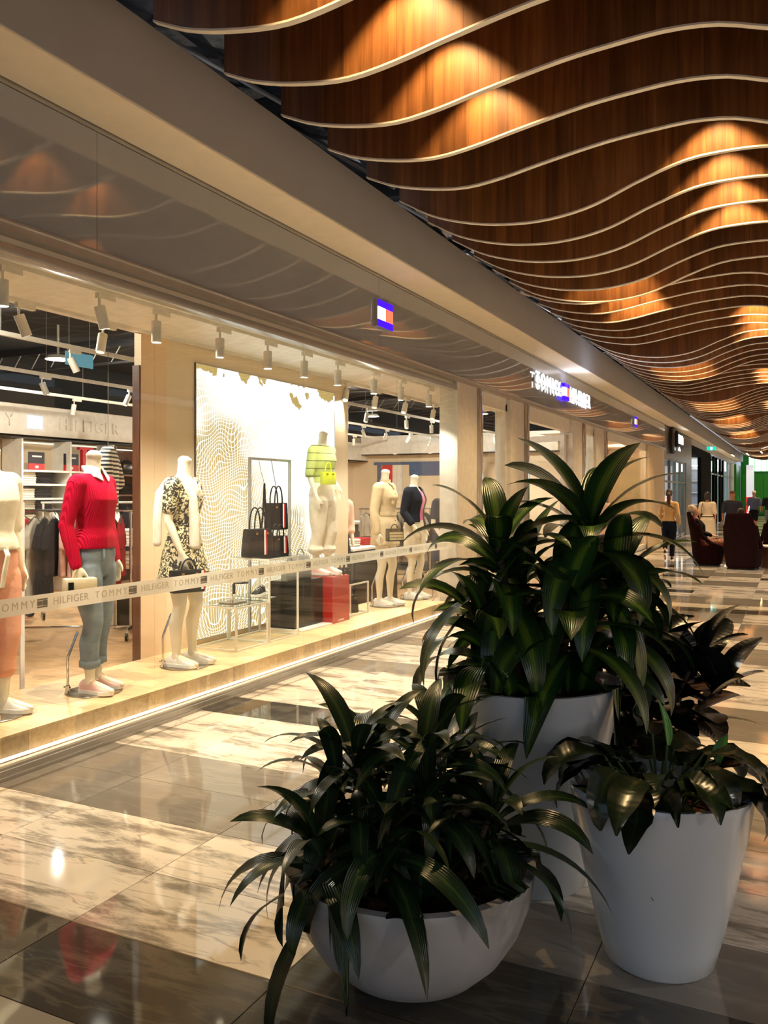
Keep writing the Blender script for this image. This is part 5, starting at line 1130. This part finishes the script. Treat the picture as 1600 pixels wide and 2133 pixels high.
def rosette(t, c, n, L, W, seed, m, lo=-.35, hi=1.25, bend=(1.3, 2.2), lmul=(.75, 1.15), stemh=.16, fold=.09, segs=10):
    rr = random.Random(seed)
    for i in range(n):
        f = i/(n-1); az = i*2.399+rr.uniform(-.25, .25)+seed
        a0 = lerp(lo, hi, f**.8)+rr.uniform(-.12, .12); l = L*rr.uniform(*lmul)*(1-.25*f)
        b = lerp(bend[1], bend[0]*.5, f)*rr.uniform(.75, 1.15)
        if a0 < .2: b *= .65
        leaf(t, V(c)+V((math.cos(az)*.012, math.sin(az)*.012, -stemh*(1-f))), az, l, W*rr.uniform(.8, 1.1), a0, b, rr.uniform(-.3, .3), m, fold, segs=segs, twist=rr.uniform(-.5, .5), seed=seed*100+i, pw=rr.uniform(1.1, 1.7))
def pot(t, prof, inner, m, zsoil, rs):
    global CON
    CON = (max(p_[0] for p_ in prof), prof[-1][1], zsoil)
    link('pot', MB().lathe(prof+inner, 72, cap=False), m, t, auto=40)
    so = MB(); rr = random.Random(9); n = 28
    vs = [(0, 0, zsoil+.02)]
    for j in range(1, 6):
        for i in range(n): a = 2*math.pi*i/n; r = rs*j/5; vs.append((r*math.cos(a), r*math.sin(a), zsoil+rr.uniform(-.008, .012)))
    fs = [(0, 1+i, 1+(i+1) % n) for i in range(n)]+[(1+(j-1)*n+i, 1+j*n+i, 1+j*n+(i+1) % n, 1+(j-1)*n+(i+1) % n) for j in range(1, 5) for i in range(n)]
    link('soil', so.add(vs, fs), 'soil', t, auto=True)
def concrete(name, c, dirt):
    m, nt, p = base(name); L = nt.links.new; tc = nn(nt, 'ShaderNodeTexCoord'); n1 = nn(nt, 'ShaderNodeTexNoise'); n1.inputs['Scale'].default_value = 3.2; n1.inputs['Detail'].default_value = 7; n1.inputs['Roughness'].default_value = .65; L(tc.outputs['Object'], n1.inputs[0])
    r = ramp(nt, [(.3, dirt), (.5, c), (.75, [min(1, v*1.18) for v in c])]); L(n1.outputs[0], r.inputs[0]); L(r.outputs[0], p.inputs['Base Color']); p.inputs['Roughness'].default_value = .55
    b = nn(nt, 'ShaderNodeBump'); b.inputs['Strength'].default_value = .12; L(n1.outputs[0], b.inputs['Height']); L(b.outputs[0], p.inputs['Normal']); MT[name] = m
concrete('bowl_concrete', C(172, 173, 173), C(124, 122, 118)); mat('pot_white', C(208, 214, 218), .2, var=.035, scale=3, coat=.3)
mat('pot_scratch', C(110, 110, 112), .6)
# bowl with a low, many headed dracaena
t = thing('potted_dracaena', 'low concrete bowl planter full of narrow leaved dracaena', 'potted plant', (-1.127, 2.51, 0))
pot(t, [(0, 0.001), (.11, .001), (.165, .012), (.235, .05), (.30, .112), (.35, .19), (.384, .28), (.397, .355), (.4, .374), (.398, .38)], [(.372, .382), (.368, .36), (.34, .3)], 'bowl_concrete', .30, .335)
heads = [(-.24, .02, .64), (-.12, .16, .70), (.04, -.1, .64), (.17, .14, .62), (.26, -.05, .58), (-.08, -.2, .58), (-.28, -.16, .5), (.1, .25, .68), (.04, .03, .72), (-.18, -.03, .74)]
Rv = Matrix.Rotation(math.atan(862/1765), 4, 'Z')     # lay the heads out along the row of pots
for i, h in enumerate(heads):
    c = Rv @ V(h); b = V((c.x*.7, c.y*.7, .28)); link('stem', MB().tube([b, b.lerp(c, .55)+V((0, 0, .03)), c-V((0, 0, .02))], [.013, .011, .009], 8), 'bark', t, auto=True)
    rosette(t, c, 22, .43, .07, 11+i, 'dracaena_leaf', lo=-.5, hi=1.2, bend=(2.2, 2.6), stemh=.2, segs=10, lmul=(.7, 1.15))
# tall glossy pot with peace lily
t = thing('potted_peace_lily', 'tall glossy white pot with dark drooping peace lily leaves', 'potted plant', (-.422, 2.977, 0))
pot(t, [(0, .001), (.165, .001), (.178, .012), (.2, .09), (.232, .22), (.262, .36), (.287, .48), (.301, .57), (.303, .585), (.3, .592)], [(.281, .592), (.276, .575), (.262, .5)], 'pot_white', .525, .262)
link('scratch', MB().tube([(.02, .0, 0), (0, .01, .03), (-.012, .02, .05)], .0016, 5, Matrix.Translation((.0, -.256, .30)) @ Matrix.Rotation(R(15), 4, 'Z')), 'pot_scratch', t)
rr = random.Random(31)
for i in range(40):
    az = i*2.399; f = i/34.; r0 = .03+.1*rr.random(); sl = rr.uniform(.1, .24)*(1.-.3*f); a0 = rr.uniform(.5, 1.25); q = V((math.cos(az), math.sin(az), 0))
    b = q*r0+V((0, 0, .52)); e = b+q*sl*math.cos(a0)*1.1+V((0, 0, sl*math.sin(a0)))
    link('leaf_stalk', MB().tube([b, b.lerp(e, .5)+V((0, 0, .02)), e], [.005, .0045, .004], 6), 'leaf_stem', t)
    leaf(t, e, az+rr.uniform(-.4, .4), rr.uniform(.19, .27), rr.uniform(.1, .135), rr.uniform(-.1, .7), rr.uniform(.9, 1.9), rr.uniform(-.5, .5), 'lily_leaf', .12, 'broad', 9, rr.uniform(-.6, .6), .06, 400+i)
for i, (x, y, z, az, L_) in enumerate(((.03, -.02, .72, 2.5, .15), (.19, .02, .67, .6, .1))):
    link('leaf_stalk', MB().tube([(x*.4, y, .52), (x*.8, y, .64), (x, y, z)], .004, 6), 'leaf_stem', t); leaf(t, (x, y, z), az, L_, .05, 1.35, .3, .2, 'young_leaf', .35, 'broad', 8, .3, 0, 470+i, 'young_leaf')
# tall rear pot with the big corn plant
t = thing('potted_corn_plant', 'tall white pot with a large broad leaved corn plant', 'potted plant', (-.98, 3.372, 0))
pot(t, [(0, .001), (.21, .001), (.222, .014), (.245, .15), (.275, .34), (.308, .54), (.345, .72), (.358, .79), (.36, .802), (.356, .808)], [(.338, .808), (.33, .79), (.31, .72)], 'pot_white', .745, .315)
heads = [(-.13, 0, 1.38, 21, .52, .088), (.24, 0, 1.46, 24, .54, .1), (-.02, .12, 1.22, 14, .48, .08), (-.2, -.08, 1.08, 16, .46, .085), (.12, -.14, 1.18, 16, .5, .1), (.36, .06, 1.22, 17, .5, .09), (-.1, .1, 1.0, 12, .42, .085), (.2, .14, 1.05, 12, .46, .085)]
for i, (x, y, z, n, L_, W) in enumerate(heads):
    c = Rv @ V((x, y, z)); b = Rv @ V((x*.35, y*.35, .73)); link('cane', MB().tube([b, b.lerp(c, .5)+V((.0, .0, .0)), c-V((0, 0, .04))], [.026, .023, .018], 10), 'bark', t, auto=True)
    rosette(t, c, int(n*1.3), L_, W*1.3, 40+i, 'corn_leaf', lo=-.55, hi=1.3, bend=(1.9, 2.5), stemh=.28, segs=11, lmul=(.8, 1.15))
# rubber plant in a squat pot behind the tall pot
t = thing('potted_rubber_plant', 'dark leaved rubber plant in a squat pot behind the peace lily', 'potted plant', (-.652, 3.966, 0))
pot(t, [(0, .001), (.19, .001), (.2, .012), (.23, .2), (.258, .4), (.268, .455), (.265, .46)], [(.25, .46), (.246, .44), (.235, .4)], 'pot_white', .4, .235)
rr = random.Random(77)
for i, (x, y, z) in enumerate(((-.24, -.05, .78), (-.1, .05, .86), (.02, -.14, .8), (.12, .02, .84), (.22, -.1, .82), (-.34, -.2, .66), (.06, .16, .9), (.3, .0, .84), (.34, -.12, .72))):
    c = Rv @ V((x, y, z)); b = Rv @ V((x*.3, y*.3, .39)); link('cane', MB().tube([b, b.lerp(c, .5)+V((0, 0, .03)), c], [.012, .01, .007], 8), 'bark', t, auto=True)
    for k in range(11):
        f = k/10; az = k*2.399+i; at = b.lerp(c, .35+.65*f); leaf(t, at, az, rr.uniform(.22, .31), rr.uniform(.13, .17), lerp(-.2, 1.1, f)+rr.uniform(-.2, .2), rr.uniform(.2, .8), rr.uniform(-.4, .4), 'rubber_leaf', .1, 'oval', 9, rr.uniform(-.3, .3), 0, 600+i*20+k)
# ================================================================ ARMCHAIRS AND PEOPLE
mat('maroon_cloth', C(30, 9, 11), .9, bump=.3, bscale=120, spec=.1); mat('red_cloth', C(112, 26, 30), .85, bump=.3, bscale=120)
def armchair(label, loc, rz):
    t = thing('armchair', label, 'armchair', loc, rz); mb = MB()
    mb.loft([(.03, 0, 0, .27, .29), (.06, .0, 0, .285, .31), (.25, .02, 0, .315, .33), (.40, .035, 0, .335, .345), (.43, .035, 0, .33, .34)], 32, pw=4)
    mb.loft([(.2, -.24, 0, .06, .32), (.45, -.255, 0, .07, .345), (.7, -.295, 0, .06, .34), (.95, -.345, 0, .052, .305), (1.1, -.375, 0, .046, .27), (1.16, -.385, 0, .035, .235), (1.175, -.388, 0, .015, .2)], 32, pw=3.4, f=lambda p, a: V((p.x+.55*max(0, abs(p.y)-.1)**1.3*(1 if p.z < 1.0 else .6), p.y, p.z)))
    for s_ in (-1, 1): mb.tube([(-.22, s_*.31, .9), (-.12, s_*.325, .66), (.05, s_*.325, .5), (.27, s_*.31, .42)], [.04, .045, .045, .045], 10)
    link('shell', remesh(mb, 'shell', .02, 4), 'maroon_cloth', t)
    link('seat_cushion', MB().box(-.2, .31, -.27, .27, .42, .47, bev=.02), 'red_cloth', t, auto=True)
    link('back_cushion', remesh(MB().loft([(.46, -.14, 0, .05, .25), (.7, -.2, 0, .05, .25), (.95, -.265, 0, .045, .22), (1.1, -.31, 0, .035, .19)], 24, pw=4), 'back', .02, 3), 'red_cloth', t)
    link('plinth_base', MB().box(-.24, .24, -.26, .26, 0, .03), 'gloss_black', t); return t
armchair('high-backed maroon armchair seen side on with a grey haired woman', (-1.78, 19.75, 0), R(8))
armchair('high-backed maroon armchair turned away beside the grey haired woman', (-1.02, 19.15, 0), R(78))
armchair('high-backed maroon armchair at the far side of the little table', (-.42, 20.6, 0), R(110))
ct = thing('coffee_table', 'small round coffee table with white top between the armchairs', 'table', (-.52, 19.75, 0)); link('top', MB().lathe([(0, .44), (.3, .44), (.305, .45), (.3, .47), (0, .47)], 32), WHITE, ct, auto=40); link('drum', MB().lathe([(0, 0.001), (.2, .001), (.22, .44), (0, .44)], 28), 'walnut', ct, auto=40)

def person(label, loc, rz, pose, k=1., tab=WOMAN, skinm='skin_light', top=None, bottom=None, hair='hair_brown', hairkind='pony', headyaw=0., headpitch=0., vox=.016, shoes='strap_dark', extra=None, warp=None, face=True):
    t = thing('person', label, 'person', loc, rz); t.scale = (k, k, k)
    hc = V((.012, 0, 1.685)); pose = dict(pose)
    if warp: pose['warp'] = warp
    me, M = body(pose, vox, tab, (hc, headyaw, headpitch), 1.6, skinm); link('body', me, skinm, t)
    W_ = warp or (lambda v: v)
    def G(name, parts, m): return garment(name, parts, vox*.9, m, t, warp)
    for nm, parts, m in (top or []): G(nm, parts, m)
    for nm, parts, m in (bottom or []): G(nm, parts, m)
    hb = MB()
    if hairkind == 'shaved': hb.loft([(.02, -.014, 0, .092, .076), (.05, -.012, 0, .096, .078), (.085, -.014, 0, .08, .066), (.108, -.016, 0, .05, .042), (.116, -.018, 0, .02, .016)], 18, M)
    else:
        hb.loft([(-.06, -.05, 0, .058, .07), (-.02, -.04, 0, .075, .08), (.03, -.022, 0, .09, .084), (.06, -.012, 0, .098, .082), (.09, -.014, 0, .085, .07), (.115, -.018, 0, .055, .046), (.126, -.02, 0, .02, .018)], 20, M)
        if hairkind == 'pony': hb.tube([M @ V((-.095, 0, .03)), M @ V((-.14, 0, -.02)), M @ V((-.14, 0, -.14)), M @ V((-.12, 0, -.27)), M @ V((-.115, 0, -.34))], [.03, .045, .05, .038, .015], 12)
        if hairkind == 'bob': hb.loft([(-.13, -.045, 0, .06, .082), (-.08, -.035, 0, .078, .09), (-.02, -.026, 0, .088, .09), (.03, -.02, 0, .092, .086)], 20, M)
        if hairkind == 'curl':
            r6 = random.Random(5)
            for q in range(16): a = r6.uniform(1.2, 5.1); hb.tube([M @ V((math.cos(a)*.07-.015, math.sin(a)*.07, r6.uniform(-.03, .09))), M @ V((math.cos(a)*.085-.02, math.sin(a)*.085, r6.uniform(-.03, .09)))], .026, 8)
    if warp: hb.v = [tuple(warp(V(v))) for v in hb.v]
    link('hair', remesh(hb, 'hair', vox*.7, 3), hair, t)
    if face:
        MM = M
        if warp:
            o = warp(M @ V((0, 0, 0))); a = (warp(M @ V((.01, 0, 0)))-o).normalized(); b = (warp(M @ V((0, .01, 0)))-o).normalized(); c = a.cross(b); MM = Matrix.Translation(o) @ Matrix((a, b, c)).transposed().to_4x4()
        face_bits(t, MM)
    for s_ in 'RL':
        an = V(pose['leg'+s_][2]); 
        if shoes and not warp: shoe(t, an, pose.get('yaw'+s_, 0), shoes, 'white_rubber', z0=0. if an.z < .12 else an.z-.085, laces=False)
    return t
UP = R(90)
# woman in mustard top walking away
po = stand_pose(armR=((-.01, -.175, 1.42), (-.08, -.22, 1.16), (-.02, -.24, .92)), armL=((-.01, .175, 1.42), (-.06, .22, 1.16), (.12, .18, 1.0)))
po['legL'] = ((0, .088, .86), (.02, .085, .49), (-.32, .075, .27)); po['legR'] = ((0, -.088, .86), (.06, -.08, .5), (.06, -.06, .085))
person('woman with brown ponytail in mustard top and jeans walking away', (-2.72, 20.85, 0), R(93), po, .93, WOMAN, 'skin_light', [('top', [trunk(.98, 1.48, .016), sleeve(po, 'R', .016), sleeve(po, 'L', .016)], 'mustard_top')], [('jeans', [trunk(.8, 1.03, .012), trouser(po, 'R', .014, .13), trouser(po, 'L', .014, .33)], 'navy_trouser')])
# woman in cream dress with a cross strap
po = stand_pose(armL=((-.01, .175, 1.42), (-.04, .22, 1.16), (.1, .2, .98))); 
pt = person('dark haired woman in cream dress with a black shoulder bag strap', (-2.2, 24.5, 0), R(94), po, .9, WOMAN, 'skin_tan', [('dress', [trunk(1.0, 1.49, .02), lambda mb: mb.loft([(.42, 0, 0, .2, .25), (.7, 0, 0, .185, .235), (.95, -.01, 0, .16, .21), (1.08, 0, 0, .13, .17)], 28, pw=2.3), sleeve(po, 'R', .03, .5), sleeve(po, 'L', .03, .5)], 'cream_dress')], None, 'hair_black', 'bob')
link('belt', MB().loft([(1.04, 0, 0, .15, .188), (1.07, 0, 0, .148, .185)], 28, pw=2.3), 'strap_dark', pt); link('bag_strap', MB().tube([(-.1, .13, 1.5), (-.135, .16, 1.3), (-.14, .19, 1.05)], .018, 6, flat=.4), 'strap_dark', pt)
# man in navy polo, man in grey tee, man in black at the edge
po = stand_pose(armR=((-.01, -.215, 1.41), (-.06, -.27, 1.14), (.02, -.28, .9)), armL=((-.01, .215, 1.41), (-.05, .27, 1.14), (.05, .28, .9)), fl=.12, fr=-.1)
person('broad man with shaved head in navy polo walking away', (-1.66, 25.9, 0), R(92), po, .92, MAN, 'skin_tan', [('polo', [trunk(.93, 1.5, .022, None, MAN), sleeve(po, 'R', .032, .5), sleeve(po, 'L', .032, .5)], 'navy_polo')], [('shorts', [trunk(.8, 1.0, .016, None, MAN), trouser(po, 'R', .035, .45), trouser(po, 'L', .035, .45)], 'navy_trouser')], 'hair_shaved', 'shaved')
pt = person('man in light cap and grey tee near the SALE banner', (-1.72, 40.3, 0), R(92), po, .94, MAN, 'skin_tan', [('tee_shirt', [trunk(.93, 1.5, .02, None, MAN), sleeve(po, 'R', .032, .5), sleeve(po, 'L', .032, .5)], 'grey_tee')], [('shorts', [trunk(.8, 1.0, .016, None, MAN), trouser(po, 'R', .035, .45), trouser(po, 'L', .035, .45)], 'black_cotton')], 'hair_black', 'shaved', vox=.022)
link('cap', MB().lathe([(.1, .03), (.098, .07), (.06, .125), (0, .135)], 20, Mx((0, 0, 1.685))), 'cream_wool', pt, auto=True)
person('man in black tee walking by the green shop', (-1.08, 39.6, 0), R(92), po, .94, MAN, 'skin_dark', [('tee_shirt', [trunk(.93, 1.5, .02, None, MAN), sleeve(po, 'R', .032, .5), sleeve(po, 'L', .032, .5)], 'black_top')], [('shorts', [trunk(.8, 1.0, .016, None, MAN), trouser(po, 'R', .035, .45), trouser(po, 'L', .035, .45)], 'grey_short')], 'hair_black', 'shaved', vox=.022)
# seated woman: torso leans back in the chair, thighs forward
def seated(dz=.40): return None
def sit_pose():
    return {'armR': ((-.01, -.175, 1.42), (.02, -.22, 1.15), (.26, -.12, 1.08)), 'armL': ((-.01, .175, 1.42), (.02, .22, 1.15), (.26, .12, 1.08)), 'handR': ((1, .3, -.1), (0, 0, -1), (0, 1, 0), .4), 'handL': ((1, -.3, -.1), (0, 0, -1), (0, -1, 0), .4),
            'legR': ((.02, -.09, .9), (.42, -.1, .92), (.46, -.09, .5)), 'legL': ((.02, .09, .9), (.42, .1, .92), (.44, .09, .5)), 'yawR': 0, 'yawL': 0}
def seat_foot(mb, an):
    a = V(an); mb.tube([a, a-V((0, 0, .05)), a+V((.1, 0, -.065)), a+V((.17, 0, -.07))], [.036, .036, .034, .024], 10)
_foot = foot
def foot(mb, an, yaw, toe=.19):
    return seat_foot(mb, an) if V(an).z > .35 and V(an).x > .3 else _foot(mb, an, yaw, toe)
lean = lambda a: (lambda v: V((v.x-(v.z-.9)*a if v.z > .9 else v.x, v.y, v.z)))
po = sit_pose()
lap = [lambda mb: mb.tube([(0, -.09, .9), (.25, -.1, .92), (.43, -.1, .93)], [.11, .1, .085], 14), lambda mb: mb.tube([(0, .09, .9), (.25, .1, .92), (.43, .1, .93)], [.11, .1, .085], 14), trunk(.8, 1.02, .02)]
def thigh_body(label, loc, rz, topm, capri, hair, hk, sk, k):
    t = person(label, loc, rz, po, k, WOMAN, sk, [('top', [trunk(.95, 1.46, .02), sleeve(po, 'R', .02, .8, .2), sleeve(po, 'L', .02, .8)], topm)], [('skirt', lap, capri)], hair, hk, 0, R(-8), .015, None, None, lean(.32))
    for y in (-.09, .09): shoe(t, (.45, y, 0), 0, 'white_leather', 'white_rubber', z0=.42, laces=False)
    return t
t = thigh_body('grey haired seated woman in black top and patterned skirt', (-1.83, 19.74, -.355), R(8), 'black_top', 'multi_print', 'hair_grey', 'curl', 'skin_light', .93)
t = thigh_body('seated person in dark top mostly hidden by the maroon armchair back', (-1.0, 19.22, -.355), R(78), 'navy_polo', 'dark_denim', 'hair_brown', 'bob', 'skin_light', .9)
tray = thing('paper_bag', 'yellow paper snack box held by the seated woman', 'snack box', (-1.40, 19.80, .67)); link('box', MB().box(-.06, .06, -.09, .09, 0, .07, bev=.006), mat('yellow_card', C(222, 170, 70), .6), tray); link('lid', MB().box(-.065, .065, -.095, .095, .07, .078), 'yellow_card', tray)
foot = _foot
# shop assistant bending over the rack
po = stand_pose(armR=((-.01, -.175, 1.42), (.12, -.2, 1.2), (.33, -.12, 1.12)), armL=((-.01, .175, 1.42), (.12, .2, 1.2), (.33, .12, 1.12)))
bend = lambda v: v if v.z < 1.0 else V((v.x*math.cos(.55)+(v.z-1.)*math.sin(.55), v.y, 1.+(v.z-1.)*math.cos(.55)-v.x*math.sin(.55)))
person('shop assistant with grey hair and glasses leaning over the rack', (-8.5, 7.45, 0), R(-120), po, .96, WOMAN, 'skin_light', [('top', [trunk(.98, 1.49, .018), sleeve(po, 'R', .018), sleeve(po, 'L', .018)], 'black_top')], [('trousers', [trunk(.8, 1.03, .012), trouser(po, 'R', .016, .1), trouser(po, 'L', .016, .1)], 'black_cotton')], 'hair_brown', 'shaved', 0, R(15), .014, None, None, bend)
# shopper behind the plants
po = stand_pose(armL=((-.01, .175, 1.42), (-.02, .23, 1.16), (.12, .2, .95)))
pt = person('shopper in dark clothes carrying a red bag behind the corn plant', (-2.72, 13.2, 0), R(60), po, .95, WOMAN, 'skin_light', [('top', [trunk(.95, 1.49, .02), sleeve(po, 'R', .02), sleeve(po, 'L', .02)], 'cloth_blush')], [('trousers', [trunk(.8, 1.03, .014), trouser(po, 'R', .02, .1), trouser(po, 'L', .02, .1)], 'black_cotton')], 'hair_brown', 'bob')
rb = thing('shopping_bag', 'red and navy paper shopping bag carried by the shopper', 'shopping bag', (-3.02, 13.25, .42), R(60)); link('paper', MB().box(-.07, .07, -.17, .17, .12, .34), 'box_red', rb); link('navy_base', MB().box(-.07, .07, -.17, .17, 0, .12), 'box_navy', rb); link('handle', MB().tube([(0, -.08, .34), (0, -.05, .46), (0, .05, .46), (0, .08, .34)], .005, 6), WHITE, rb)
